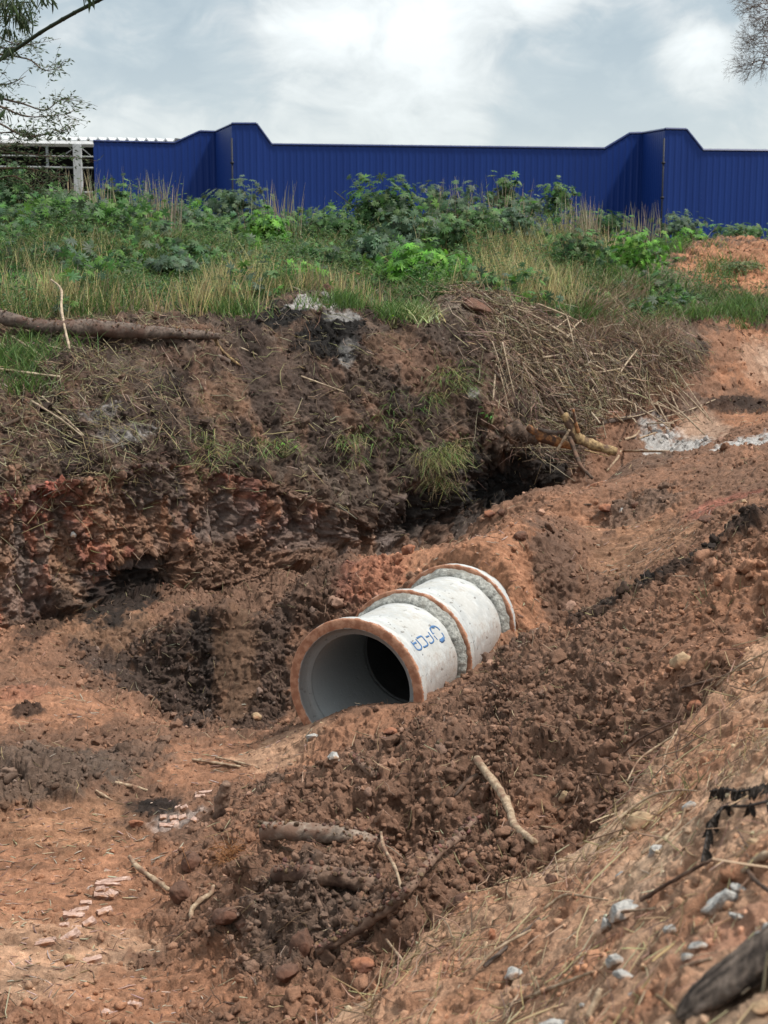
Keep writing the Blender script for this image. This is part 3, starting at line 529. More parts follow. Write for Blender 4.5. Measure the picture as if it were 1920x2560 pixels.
def rock(name, sx, sy, wpx, hpx, mat,  label, cat, group=None, seed=None, depth=1.0, ang=0., angular=.5, sink=.3, parent=None):
    if mat is M_rockw: wpx *= 1.25; hpx *= 1.35
    i = hit(sx, sy + hpx * .35); seed = seed or int(sx * 7 + sy); v, f = rock_shape(seed, ICO3, angular)
    m = PSD[i] / F; s = np.array([wpx * m / 2, wpx * m / 2 * depth, hpx * m / 2]); a = R(ang)
    v = v * s; c, sn = math.cos(a), math.sin(a); v = np.c_[v[:, 0] * c - v[:, 2] * sn, v[:, 1], v[:, 0] * sn + v[:, 2] * c]
    zr = v[:, 2].max(); p = P[i] + np.array([0, 0, zr * (1 - 2 * sink)])
    o = mesh(name, v + p, f, mat, origin=tuple(p), smooth=True); return tag(o, label, cat, group)
CRUST = []
def stick(name, pts, rpx, mat, label, cat, group=None, lift=.6, seg=8, extra=(), flat=1., parent=None, wob=.12, knots=0, pt3=None, n=None):
    P3 = []; ds = []
    for k, p in enumerate(pts):
        i = hit(p[0], p[1]); l = p[2] if len(p) > 2 else 0.; ds.append(PSD[i]); P3.append(P[i] + np.array([0, 0, l]))
    rp = np.atleast_1d(rpx).astype(float); rm = np.interp(np.linspace(0, 1, len(P3)), np.linspace(0, 1, len(rp)), rp) * np.array(ds) / F
    # straighten: a stick does not follow each clod
    P3 = np.array(P3); Z_ = P3.copy(); 
    for _ in range(2):
        if len(P3) > 2: Z_[1:-1, 1:] = (Z_[:-2, 1:] + 2 * Z_[1:-1, 1:] + Z_[2:, 1:]) / 4
    Z_[:, 2] += rm * lift + np.maximum(0, (P3[:, 2] - Z_[:, 2])) .max() * .5
    V, Fc = join([tube(Z_, rm, seg, n, wob, rng.random() * 6, flat, knots)] + list(extra))
    o = mesh(name, V, Fc, mat, parent, origin=tuple(Z_[0]) if parent is None else None)
    if np.max(rm) > .02 and mat in (M_wood_dirty, M_bark_grey, M_log_pale): CRUST.append((V, float(np.max(rm)), 1.0 if mat is M_wood_dirty or np.max(rpx) > 20.5 else .35))
    if parent is None: tag(o, label, cat, group)
    return o

# ------------------------------------------------------------------ concrete pipes
def pipe_mat(borec=(.40, .41, .405)):
    m, t, b = newmat('pipe_concrete'); L = t.links.new
    tc = N(t, 'ShaderNodeTexCoord'); sp = N(t, 'ShaderNodeSeparateXYZ'); L(tc.outputs['Object'], sp.inputs[0])
    def noise(scale, det=6, ro=.6, st=None):
        n = N(t, 'ShaderNodeTexNoise'); n.inputs['Scale'].default_value = scale; n.inputs['Detail'].default_value = det; n.inputs['Roughness'].default_value = ro
        if st:
            mp = N(t, 'ShaderNodeMapping'); mp.inputs['Scale'].default_value = st; L(tc.outputs['Object'], mp.inputs[0]); L(mp.outputs[0], n.inputs['Vector'])
        else: L(tc.outputs['Object'], n.inputs['Vector'])
        return n.outputs['Fac']
    def mr(x, a, b_, c=0, d=1):
        n = N(t, 'ShaderNodeMapRange', interpolation_type='SMOOTHSTEP'); n.inputs[1].default_value = a; n.inputs[2].default_value = b_; n.inputs[3].default_value = c; n.inputs[4].default_value = d; L(x, n.inputs[0]); return n.outputs[0]
    def ma(op, a, b_):
        n = N(t, 'ShaderNodeMath', operation=op)
        for k, v in ((0, a), (1, b_)):
            if hasattr(v, 'links'): L(v, n.inputs[k])
            else: n.inputs[k].default_value = v
        return n.outputs[0]
    def mix(f, a, b_):
        n = N(t, 'ShaderNodeMix', data_type='RGBA'); L(f, n.inputs['Factor'])
        for k, v in (('A', a), ('B', b_)):
            if hasattr(v, 'links'): L(v, n.inputs[k])
            else: n.inputs[k].default_value = (*v, 1)
        return n.outputs['Result']
    c = mix(mr(noise(5, 8, .65), .35, .65), (.40, .41, .405), (.56, .57, .56))
    c = mix(mr(noise(42, 4, .7), .56, .68, 0, .45), c, (.38, .38, .37))          # grain
    pits = mr(noise(26, 2, .5, (1, .4, 1)), .665, .70, 0, .75); c = mix(pits, c, (.13, .12, .11))
    pt2 = mr(noise(75, 3, .6), .68, .74, 0, .5); c = mix(pt2, c, (.20, .19, .175))
    gr = mr(noise(2.6, 8, .7), .42, .62, 0, .6); c = mix(gr, c, (.40, .385, .355)); st2 = mr(noise(7, 6, .7, (1, .5, 1)), .56, .70, 0, .5); c = mix(st2, c, (.33, .27, .22))
    # the mould's horizontal casting bands on the crown
    band = ma('MULTIPLY', mr(noise(9, 5, .6, (1, 3.2, 1)), .52, .66, 0, .55), mr(sp.outputs['Z'], .35, .55)); c = mix(band, c, (.40, .37, .30))
    r2 = ma('SQRT', ma('ADD', ma('MULTIPLY', sp.outputs['X'], sp.outputs['X']), ma('MULTIPLY', sp.outputs['Z'], sp.outputs['Z'])), 0)
    n_ = noise(16, 6, .7)
    mud = ma('MULTIPLY', mr(ma('ADD', sp.outputs['Z'], ma('MULTIPLY', ma('SUBTRACT', n_, .5), -.9)), .22, .02), mr(r2, .47, .49)); c = mix(ma('MULTIPLY', mud, .35), c, (.26, .15, .10))
    # bore: cleaner, bluish grey; near black in farther pipes, their inner shade painted in
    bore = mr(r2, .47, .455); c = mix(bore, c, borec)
    # red clay smeared on the mouth rim and its edge
    yy = ma('ADD', sp.outputs['Y'], ma('MULTIPLY', ma('SUBTRACT', n_, .5), -.16))
    rr_n = ma('ADD', r2, ma('MULTIPLY', ma('SUBTRACT', n_, .5), .03)); rab = ma('MULTIPLY', mr(r2, .518, .512), mr(sp.outputs['Y'], .12, .10)); c = mix(ma('MULTIPLY', rab, .8), c, (.20, .20, .195))
    rim = ma('MULTIPLY', ma('MAXIMUM', mr(sp.outputs['Y'], .009, .006), mr(yy, .03, .01)), mr(rr_n, .512, .522)); cl = mix(mr(noise(12, 5), .4, .6), (.30, .135, .08), (.46, .24, .15)); c = mix(rim, c, cl)
    L(c, b.inputs['Base Color']); b.inputs['Roughness'].default_value = .88; b.inputs['Specular IOR Level'].default_value = .2
    bp = N(t, 'ShaderNodeBump'); bp.inputs['Distance'].default_value = .006; L(ma('SUBTRACT', ma('ADD', n_, ma('MULTIPLY', noise(60, 4), .5)), ma('ADD', pits, ma('MULTIPLY', band, .8))), bp.inputs['Height']); L(bp.outputs[0], b.inputs['Normal'])
    return m
M_pipe = pipe_mat(); M_mortar = noise_mat('mortar', (.17, .17, .155), (.52, .515, .47), 26, bump=.03, c3=(.26, .25, .22))
M_pipe_shaded_bore = pipe_mat((.07, .07, .068))  # bore colour darkened to paint the shade deep inside the pipe line
ROT = Matrix.Rotation(-YAW, 4, 'Z')
def lathe(prof, seg=128, noise=0., seed=0):
    prof = np.array(prof); th = np.linspace(0, 2 * np.pi, seg, endpoint=False)
    V = np.stack([prof[:, 1][:, None] * np.sin(th), np.broadcast_to(prof[:, 0][:, None], (len(prof), seg)), prof[:, 1][:, None] * np.cos(th)], -1).reshape(-1, 3)
    if noise:
        r = np.hypot(V[:, 0], V[:, 2])[:, None]; d = np.c_[V[:, 0], 0 * V[:, 0], V[:, 2]] / r
        V = V + d * (noise * fbm(V.astype(np.float32), 9, 4, seed, .65))[:, None] + np.array([0, 1, 0]) * (noise * fbm(V.astype(np.float32), 7, 3, seed + 5))[:, None]
    i = np.arange(len(V)).reshape(len(prof), seg); a, b = i[:-1], i[1:]
    return V, np.stack([a, b, np.roll(b, -1, 1), np.roll(a, -1, 1)], -1).reshape(-1, 4)
def body_r(s): return np.interp(s, [0, .02, .09, .26, .45, 1.2], [RB, RB, .592, .535, .512, .50])
def make_pipe(s0, label, mortar=True, length=1.15, green=False):
    p = PC + AX * s0
    e = empty('concrete_pipe', tuple(p), label, 'pipe', 'concrete pipes laid in a line in the trench'); e.rotation_euler = (0, 0, -YAW)
    bell = [(.10, .444), (.085, .448), (.082, .506), (.02, .510), (.004, .514), (0, .522), (0, .588), (.006, .597), (.02, RB), (.09, .592), (.14, .575), (.20, .552), (.26, .535)]
    V, Q = lathe(bell, noise=.004, seed=int(s0 * 10)); mp_ = M_pipe if s0 < .5 else M_pipe_shaded_bore; mesh('bell', V, Q, mp_, e, origin=(0, 0, 0))
    ss = np.linspace(.26, length, 30); pr = [(s, float(body_r(s))) for s in ss] + [(length + .01, .47), (length, .447)] + [(s, .445) for s in np.linspace(length - .02, .10, 24)]
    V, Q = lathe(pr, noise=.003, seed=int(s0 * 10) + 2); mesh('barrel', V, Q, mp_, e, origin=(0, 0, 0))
    if mortar:
        end = (L1 if s0 < .5 else L2)
        pr = [(end - .095, .497), (end - .090, .512), (end - .085, .528), (end - .05, .548), (end - .02, .560), (end - .004, .566), (end + .03, .55), (end + .03, .50)]
        V, Q = lathe(pr, 220, noise=.03, seed=33 + int(s0)); mesh('mortar_joint', V, Q, M_mortar, e, origin=(0, 0, 0))
    return e
pipe1 = make_pipe(0, 'open white concrete pipe with clay stained rim and blue stencil letters, nearest')
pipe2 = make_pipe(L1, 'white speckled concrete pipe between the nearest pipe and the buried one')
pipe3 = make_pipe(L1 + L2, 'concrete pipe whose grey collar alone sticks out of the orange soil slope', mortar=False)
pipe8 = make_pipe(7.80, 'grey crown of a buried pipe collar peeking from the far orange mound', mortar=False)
# stencilled letters: rays from the photograph meet the barrel
def pipe_hit(sx, sy):
    d = raydir(sx, sy); o = np.array([0, 0, EYE]) - PC; t = 10.0
    for t in np.arange(10.5, 13.5, .004):
        p = o + d * t; s = p @ AX; r = math.hypot(p @ LX, p[2])
        if r < body_r(s): break
    return np.array([p @ LX, s, p[2]])
STROKES = [([(385, 700), (440, 770), (500, 850), (548, 872), (600, 855), (606, 800), (545, 715), (485, 650)], 1), ([(425, 752), (500, 716)], 1.2), ([(510, 632), (560, 602), (612, 590), (655, 640), (720, 720), (735, 768), (700, 795), (650, 815)], 1.1),
           ([(750, 505), (800, 580), (850, 650), (852, 700), (802, 735), (770, 705)], .95), ([(702, 606), (760, 582)], 1.1), ([(990, 465), (930, 405), (860, 382), (812, 398), (790, 432), (810, 490), (850, 550)], 1.), ([(862, 575), (938, 662)], .7),
           ([(1025, 515), (1062, 580), (1074, 635), (1045, 690), (1000, 690), (980, 678)], 1.), ([(1068, 640), (1035, 675), (1000, 688)], 2.6), ([(865, 395), (815, 400)], 2.0), ([(870, 520), (845, 545)], .5)]
prt = []
for pl, w in STROKES:
    pp = np.array([pipe_hit(980 + a / 8.295, 1520 + b / 8.295) for a, b in pl]); pp = spline(pp, len(pp) * 6 if len(pp) > 2 else 8)
    nrm = np.c_[pp[:, 0], 0 * pp[:, 0], pp[:, 2]]; nrm /= np.linalg.norm(nrm, axis=1)[:, None]; rr_ = body_r(pp[:, 1]) + .0035
    pp = np.c_[nrm[:, 0] * rr_, pp[:, 1], nrm[:, 2] * rr_]; tt = np.gradient(pp, axis=0); sd = np.cross(nrm, tt); sd /= np.linalg.norm(sd, axis=1)[:, None]
    hwid = .0075 * w; V = np.concatenate([pp + sd * hwid, pp - sd * hwid, pp + sd * hwid - nrm * .004, pp - sd * hwid - nrm * .004]); n = len(pp); i = np.arange(n - 1)
    prt.append((V, np.concatenate([np.stack([i, i + n, i + n + 1, i + 1], 1), np.stack([i, i + 1, i + 1 + 2 * n, i + 2 * n], 1), np.stack([i + n, i + 3 * n, i + 3 * n + 1, i + n + 1], 1)])))
V, Fc = join(prt); mesh('stencil_lettering', V, Fc, M_blue_paint, pipe1, origin=(0, 0, 0))
print('pipes', time.time() - T0)

# ------------------------------------------------------------------ warehouse
M_blue = noise_mat('blue_cladding', (.006, .029, .165), (.0072, .034, .185), 1.2, (1, 1, .15), rough=.5, bump=.0, spec=.25)
M_white = noise_mat('steel_white', (.42, .42, .42), (.56, .56, .56), 3, rough=.6, bump=0)
M_grey = noise_mat('steel_grey', (.20, .21, .21), (.30, .31, .31), 3, rough=.6, bump=0)
M_roof = noise_mat('roof_sheet', (.52, .54, .54), (.68, .69, .69), 2, rough=.5, bump=0)
M_darkpipe = noise_mat('downpipe_dark', (.008, .009, .014), (.02, .02, .03), 5, rough=.5, bump=0)
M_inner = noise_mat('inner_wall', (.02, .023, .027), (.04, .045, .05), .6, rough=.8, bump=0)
GB = EYE - 1.1
def wp(sx, sy, Y): return PY(sx, sy, Y)
wh = empty('warehouse', (0, 76, GB), 'long warehouse with deep blue ribbed walls and an open white frame at left', 'warehouse')
def clad(pts, name='wall_panel', rib=.34, dep=.014):
    """pts: top outline as (x, Y, ztop); ribbed sheet down to the ground"""
    p = np.array(pts); d = np.r_[0, np.cumsum(np.hypot(np.diff(p[:, 0]), np.diff(p[:, 1])))]; s = []
    k = 0
    while k * rib < d[-1]:
        s += [k * rib, k * rib + .18, k * rib + .22, k * rib + .30]; k += 1
    s = np.unique(np.clip(np.r_[s, d], 0, d[-1])); x = np.interp(s, d, p[:, 0]); y = np.interp(s, d, p[:, 1]); z = np.interp(s, d, p[:, 2])
    ph = s % rib; off = np.where((ph > .2) & (ph < .305), dep, 0.0); t = np.gradient(np.stack([x, y], 1), axis=0); t /= np.linalg.norm(t, axis=1)[:, None]; nx, ny = t[:, 1], -t[:, 0]
    x2, y2 = x + nx * off, y + ny * off; n = len(s); th = .06
    V = np.concatenate([np.stack([x2, y2, z], 1), np.stack([x2, y2, np.full(n, GB)], 1), np.stack([x2 - nx * th, y2 - ny * th, z], 1), np.stack([x2 - nx * th, y2 - ny * th, np.full(n, GB)], 1)])
    i = np.arange(n - 1); Q = np.concatenate([np.stack([i, i + n, i + n + 1, i + 1], 1), np.stack([i + 2 * n, i + 1 + 2 * n, i + 1 + 3 * n, i + 3 * n], 1), np.stack([i, i + 1, i + 1 + 2 * n, i + 2 * n], 1)])
    return mesh(name, V, Q, M_blue, wh, smooth=False)
def T(sx, sy, Y): q = PY(sx, sy, Y); return (q[0], q[1], q[2])
segL = [T(233, 355, 77), T(437, 360, 78.2), T(500, 331, 78.5), T(538, 332, 78.7)]
ret1 = [T(538, 332, 78.7), T(579, 314, 73.6)]
segM = [T(579, 312, 73.6), T(641, 312, 73.8), T(679, 364, 74), T(1512, 374, 76.7), T(1575, 336, 77), T(1607, 335, 77.1)]
ret2 = [T(1607, 335, 77.1), T(1663, 326, 73.2)]
segR = [T(1663, 325, 73.2), T(1716, 326, 73.4), T(1757, 378, 73.5), T(2100, 381, 75), T(2700, 386, 78)]
for s in (segL, ret1, segM, ret2, segR): clad(s)
M_trim = noise_mat('trim_navy', (.008, .018, .08), (.012, .026, .11), 4, rough=.4, bump=0)
for s in (segL, segM, segR, ret1, ret2):     # coping trim along the tops
    parts = []
    for a, b in zip(s[:-1], s[1:]): parts.append(tube([np.array(a) + (0, 0, .05), np.array(b) + (0, 0, .05)], .07, 4, 2, 0))
    V, Fc = join(parts); mesh('coping', V, Fc, M_trim, wh, smooth=False)
def box(c, s, rotz_=0.):
    x, y, z = np.array(s) / 2; v = np.array([(-x, -y, -z), (x, -y, -z), (x, y, -z), (-x, y, -z), (-x, -y, z), (x, -y, z), (x, y, z), (-x, y, z)]); cc, ss = math.cos(rotz_), math.sin(rotz_)
    v = np.c_[v[:, 0] * cc - v[:, 1] * ss, v[:, 0] * ss + v[:, 1] * cc, v[:, 2]] + np.array(c)
    return v, np.array([(0, 3, 2, 1), (4, 5, 6, 7), (0, 1, 5, 4), (1, 2, 6, 5), (2, 3, 7, 6), (3, 0, 4, 7)])
for sx, Y in ((579, 73.45), (1661, 73.05)):
    q = T(sx, 330, Y); parts = [tube([(q[0], q[1], q[2] - .3), (q[0], q[1], GB)], .045, 8, 2, 0)] + [box((q[0], q[1], q[2] - k), (.16, .16, .1)) for k in (1.5, 3.2, 4.8)]
    V, Fc = join(parts); mesh('downpipe', V, Fc, M_darkpipe, wh)
# roof sheet behind the parapets with its corrugated eave showing
def roofsheet(a, b, rise, dep):
    a, b = np.array(a), np.array(b); n = int(np.linalg.norm(b - a) / .5); s = np.linspace(0, 1, n * 4 + 1); base = a + (b - a) * s[:, None]; base[:, 2] += np.where(np.arange(len(s)) % 4 < 1, .16, 0)
    back = base + np.array([0, dep, rise]); V = np.concatenate([base, back, base - (0, 0, .1), ]); n = len(s); i = np.arange(n - 1)
    return V, np.concatenate([np.stack([i, i + 1, i + 1 + n, i + n], 1), np.stack([i + 2 * n, i + 1 + 2 * n, i + 1, i], 1)])
e1 = T(437, 358, 78.25); e0 = (T(-700, 330, 76.0))
V, Q = roofsheet((e0[0], e0[1] - .1, T(-700, 338, 76)[2]), (e1[0], e1[1] + .15, e1[2] + .12), 1.2, 20); mesh('roof', V, Q, M_roof, wh, smooth=False)
a, b = T(679, 364, 74.1), T(1512, 374, 76.8); V, Q = roofsheet((a[0], a[1] + .4, a[2] + .02), (b[0], b[1] + .4, b[2] + .02), .9, 20); mesh('roof', V, Q, M_roof, wh, smooth=False)
a, b = T(1757, 378, 73.6), T(2700, 386, 78.1); V, Q = roofsheet((a[0], a[1] + .4, a[2] + .02), (b[0], b[1] + .4, b[2] + .02), .9, 20); mesh('roof', V, Q, M_roof, wh, smooth=False)
# open bay: fascia, posts, girts, inner back wall
f0, f1 = T(-700, 345, 76), T(233, 361, 77)
V, Fc = tube([f0, f1], .16, 4, 2, 0); mesh('eave_beam', V, Fc, M_white, wh, smooth=False)
for sx, w in ((193, .42), (-180, .42), (-560, .42)):
    q = T(sx, 362, 76.8); V, Fc = box((q[0], q[1], (q[2] + GB) / 2), (w, .3, q[2] - GB)); mesh('post', V, Fc, M_white, wh, smooth=False)
for sx in (117,): q = T(sx, 362, 76.9); z2 = T(sx, 418, 76.9)[2]; V, Fc = box((q[0], q[1], (q[2] + z2) / 2), (.12, .1, q[2] - z2)); mesh('hanger', V, Fc, M_grey, wh, smooth=False)
for y0, y1, r_ in ((388, 392, .045), (414, 420, .055)):
    V, Fc = tube([T(-700, y0 - 8, 76), T(233, y1, 76.9)], r_, 4, 2, 0); mesh('girt', V, Fc, M_grey, wh, smooth=False)
for y0, r_ in ((481, .06), (540, .06)):
    V, Fc = tube([T(195, y0, 76.8), T(236, y0, 76.9)], r_, 4, 2, 0); mesh('girt', V, Fc, M_grey, wh, smooth=False)
for a, b in (((195, 364), (160, 388)), ((196, 364), (228, 390))):
    V, Fc = tube([T(*a, 77.2), T(*b, 77.2)], .025, 4, 2, 0); mesh('brace', V, Fc, M_grey, wh, smooth=False)
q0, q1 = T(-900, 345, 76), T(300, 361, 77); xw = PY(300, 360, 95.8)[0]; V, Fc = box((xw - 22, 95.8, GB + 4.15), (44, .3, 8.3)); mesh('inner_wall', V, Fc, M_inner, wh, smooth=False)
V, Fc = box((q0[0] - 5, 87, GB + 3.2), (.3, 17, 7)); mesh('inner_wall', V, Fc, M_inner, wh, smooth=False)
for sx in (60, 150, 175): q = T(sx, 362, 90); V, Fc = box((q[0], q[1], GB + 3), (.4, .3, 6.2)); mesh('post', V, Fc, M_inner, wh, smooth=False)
print('warehouse', time.time() - T0)

# ------------------------------------------------------------------ loose soil (uncountable)
def scatter_clods(name, n, w, smin, smax, base, pw=2.2, colmul=1.0, lift=.25, label='', squash=.75):
    ids = pick(w, n); s = smin * (smax / smin) ** (rng.random(n) ** pw); V_, F_ = [], []; colr = []
    K = 10; off = 0
    for k in range(K):
        v, f = rock_shape(900 + k, base, 1.6, .30); m = np.arange(k, n, K); ii = ids[m]
        sc3 = s[m][:, None] * (np.array([1, 1, squash]) * (.75 + .5 * rng.random((len(m), 3))))
        pos = P[ii] + NN[ii] * (s[m] * lift)[:, None]
        V, Fq = inst(v, f, pos, rand_rot(len(m)), sc3); V_.append(V); F_.append(Fq + off); off += len(V)
        cc = col[ii] * (.8 + .45 * rng.random((len(m), 1))) * colmul; pale = rng.random(len(m)) < .05; cc[pale] = cc[pale] * 1.5 + .03
        colr.append(np.repeat(cc, len(v), 0))
    o = mesh(name, np.concatenate(V_), np.concatenate(F_), M_clod, color=np.clip(np.concatenate(colr), .01, .6)); return tag(o, label, 'soil', kind='stuff')
dens = np.clip(rough, .05, 1) ** 1.3 * np.clip(1 - grassm * 1.2, 0, 1) * np.clip(1 - .3 * wm, 0, 1)
dn = 1 / np.maximum(PSD, 4.)
scatter_clods('soil_crumbs', 34000, dens * dn ** 1.5 * (1 - .85 * bm), .007, .038, ICO1, 2.0, label='small crumbs of brown and orange soil over the excavation')
scatter_clods('soil_lumps', 2600, (dens > .35) * dens * dn * (1 - bm), .022, .085, ICO2, 2.8, label='fist sized soil lumps over the loose spoil heap')
scatter_clods('gravel', 1300, (.5 * bm + trk) * dn ** 1.5, .005, .018, ICO1, 2.0, 1.25, label='fine stones on the packed floor and near bank')

# ------------------------------------------------------------------ blades, stalks and litter
def blades(name, ids, hgt, wid, lean, colr, mat, seg=3, curl=.5, dirs=None, label='', cat='grass', pos=None, jit=.25):
    n = len(ids) if pos is None else len(pos); p = (P[ids] - NN[ids] * .01) if pos is None else pos
    a = rng.random(n) * 2 * np.pi; d = np.stack([np.cos(a), np.sin(a), np.zeros(n)], 1)
    if dirs is not None: d = d * .5 + dirs
    ld = d * (lean * (.3 + rng.random(n)))[:, None] + np.array([0, 0, 1.0]); ld /= np.linalg.norm(ld, axis=1)[:, None]
    face = rng.random(n) * 2 * np.pi; sd = np.stack([np.cos(face), np.sin(face) * .5, np.zeros(n)], 1)
    V = []; ts = np.linspace(0, 1, seg + 1)
    for t in ts:
        c = p + ld * (hgt * t)[:, None] + d * (hgt * curl * t ** 2.2 * lean)[:, None] - np.array([0, 0, 1]) * (hgt * curl * .55 * lean * t ** 3)[:, None]
        w = (wid * (1 - t) ** .6 * .5 + wid * .06)[:, None] if seg > 1 else (wid * .5)[:, None]; V += [c - sd * w, c + sd * w]
    V = np.stack(V, 1); k = V.shape[1]; b = (np.arange(n) * k)[:, None]
    Q = np.concatenate([b + np.array([2 * s, 2 * s + 1, 2 * s + 3, 2 * s + 2]) for s in range(seg)])
    cc = np.repeat(colr * (1 - jit + 2 * jit * rng.random((n, 1))), k, 0); o = mesh(name, V.reshape(-1, 3), Q, mat, color=np.clip(cc, .005, .8), smooth=False)
    return tag(o, label, cat, kind='stuff')
def cl(n, *cs):
    cs = np.array(cs); return cs[rng.integers(0, len(cs), n)] * (.85 + .3 * rng.random((n, 3)))
G1, G2, G3, Y1, Y2, B1 = (.10, .18, .045), (.055, .105, .03), (.16, .24, .075), (.52, .44, .22), (.36, .30, .15), (.28, .21, .14)
patchn = fbm(P, .8, 3, 201); patch2 = fbm(P, .45, 2, 207)
gw = grassm * (GD > .1)
front = sstep(36, 24, P[:, 1])
n = 42000; ids = pick(gw * np.clip(.4 + patchn, .05, 1) * front, n); blades('grass', ids, (.12 + .30 * rng.random(n)) * (.7 + .6 * np.clip(patchn[ids] + .4, 0, 1)), np.full(n, .012), np.full(n, .6), cl(n, G1, G2, G3, G2, Y2), M_leaf, label='green grass covering the bank between the pit and the blue wall')
n = 3800; ids = pick(gw * np.clip(patch2 * 4 - .5 + .5 * n_mid, 0, 1) * front * sstep(30, 26, P[:, 1]), n); ids = ids[P[ids][:, 0] > -6 + 4 * rng.random(n)]; n = len(ids); blades('tall_dry_grass', ids, .22 + .4 * rng.random(n) ** 1.8, np.full(n, .012), np.full(n, .22), cl(n, Y1, Y2, Y1, B1), M_straw, label='tall straw coloured grass stalks standing in clumps on the bank', curl=.3)
n = 9000; ids = pick(gw * np.clip(-patch2 * 3 + .1 + .3 * n_mid, 0, 1) * front, n); blades('dark_weeds', ids, .12 + .24 * rng.random(n), np.full(n, .035), np.full(n, 1.0), cl(n, G2, (.035, .07, .022), G1, G3), M_leaf, seg=2, label='dark green broadleaf weeds among the grass')
def leafcover(name, n, w, hmax, size, cols, leaf_, label):
    ids = pick(w, n); pos = P[ids] + np.array([0, 0, 1.]) * (hmax * rng.random(n) ** .8 * np.clip(.5 + 1.5 * patchn[ids], .15, 1.2))[:, None]
    nrm = rng.normal(size=(n, 3)) * .6 + np.array([0, -.4, .8]); z = nrm / np.linalg.norm(nrm, axis=1)[:, None]; yaw = rng.random(n) * 6.28
    x = np.stack([np.cos(yaw), np.sin(yaw), 0 * yaw], 1); x = x - z * (x * z).sum(1)[:, None]; x /= np.linalg.norm(x, axis=1)[:, None]; rot = np.stack([x, np.cross(z, x), z], -1)
    V, Fq = inst(leaf_[0], leaf_[1], pos, rot, size * (.5 + rng.random(n))); o = mesh(name, V, Fq, M_leaf, color=np.repeat(np.clip(cl(n, *cols), .01, .6), len(leaf_[0]), 0), smooth=False); return tag(o, label, 'weeds', kind='stuff')
def castor_leaf():
    V = [(0, 0, 0)]; lobes = 8; angs = np.radians(np.linspace(-140, 140, lobes))
    for k, a in enumerate(angs):
        L_ = 1 - .35 * abs(a) / np.pi; hw_ = np.radians(16)
        for da, r in ((-hw_ * 1.25, .38), (-hw_ * .75, .68 * L_), (0, L_), (hw_ * .75, .68 * L_)):
            V.append((r * math.cos(a + da), r * math.sin(a + da), -.30 * r * r + (.05 if da == 0 else 0)))
    n = len(V); F_ = [(0, i, i + 1) for i in range(1, n - 1)]
    return np.array(V), np.array(F_)
CL = castor_leaf()
def small_leaf(): return np.array([(0, 0, 0), (.35, .16, -.02), (1, 0, -.12), (.35, -.16, -.02), (.5, 0, .03)]), np.array([(0, 4, 1), (4, 2, 1), (0, 3, 4), (4, 3, 2)])
SL = small_leaf()
pc = fbm(P, 1.0, 3, 222)
leafcover('creeping_weeds', 30000, gw * np.clip(pc * 4 - .0, 0, 1) * front, .75, .06, ((.06, .13, .04), (.09, .19, .05), (.05, .09, .035), (.13, .2, .07)), SL, 'small leaved creeping weeds filling gaps in the grass')
leafcover('broad_weeds', 7500, gw * np.clip(-pc * 4 - .1, 0, 1) * front, .75, .10, ((.06, .13, .045), (.085, .18, .05), (.12, .25, .05), (.08, .12, .07)), CL, 'palmate weed leaves spreading low through the grass')
leafcover('dry_leaves', 5000, gw * np.clip(pc * pc * 6 - .1, 0, 1) * front, .3, .05, ((.32, .24, .14), (.22, .16, .1), (.4, .34, .2)), SL, 'withered brown leaves caught among the weeds')
def clump_ids(specs):
    out = []
    for sx, sy, rx, ry, n in specs:
        k = 40; base = [hit(sx + rx * rng.normal() * .6, sy + ry * rng.normal() * .6, 6) for _ in range(k)]; out.append((np.array(base), n))
    return out
def clump(name, specs, hmin, hmax, wid, lean, cols, mat, label, seg=3, curl=.4, spread=.12, dirs=None):
    pos = []
    for base, n in clump_ids(specs):
        b = base[rng.integers(0, len(base), n)]; off = rng.normal(size=(n, 3)) * spread; off[:, 2] = 0; pos.append(P[b] + off - np.array([0, 0, .03]))
    pos = np.concatenate(pos); n = len(pos); blades(name, None, hmin + (hmax - hmin) * rng.random(n), np.full(n, wid), np.full(n, lean), cl(n, *cols), mat, seg, curl, dirs, label, pos=pos)
clump('golden_grass', ((590, 740, 70, 40, 520), (490, 770, 50, 26, 160), (640, 700, 40, 30, 200), (1160, 620, 50, 30, 420), (1250, 700, 90, 40, 600), (1380, 730, 90, 40, 600), (1320, 640, 80, 30, 350), (130, 760, 50, 30, 200), (60, 680, 60, 40, 80), (260, 640, 80, 30, 80), (1500, 620, 60, 24, 300), (1420, 560, 80, 20, 220)),
      .28, .62, .010, .3, (Y1, Y1, (.48, .42, .2), Y2), M_straw, 'golden dry grass stalks in upright clumps along the bank top')
clump('seed_grass', ((400, 545, 40, 6, 90), (230, 540, 60, 8, 60), (700, 550, 60, 8, 60), (1130, 550, 60, 8, 60), (1260, 560, 60, 8, 60), (1480, 575, 50, 8, 130), (1600, 600, 40, 8, 60)), .6, 1.15, .02, .12, ((.34, .29, .2), (.42, .36, .25), (.26, .22, .15)), M_straw, 'faint purplish seed heads of tall grass against the blue wall')
clump('bank_grass', ((60, 900, 70, 60, 1300), (180, 770, 120, 20, 900), (560, 780, 80, 12, 500), (850, 760, 60, 10, 900), (1000, 790, 60, 12, 700), (1450, 790, 50, 12, 600), (1850, 770, 90, 30, 1800), (1720, 790, 60, 12, 500), (1650, 620, 90, 20, 600), (1800, 680, 60, 30, 600), (1560, 700, 80, 40, 700)),
      .12, .36, .013, .6, (G1, G3, (.10, .19, .04), G2), M_leaf, 'fresh green grass tufts at the foot of the weeds')
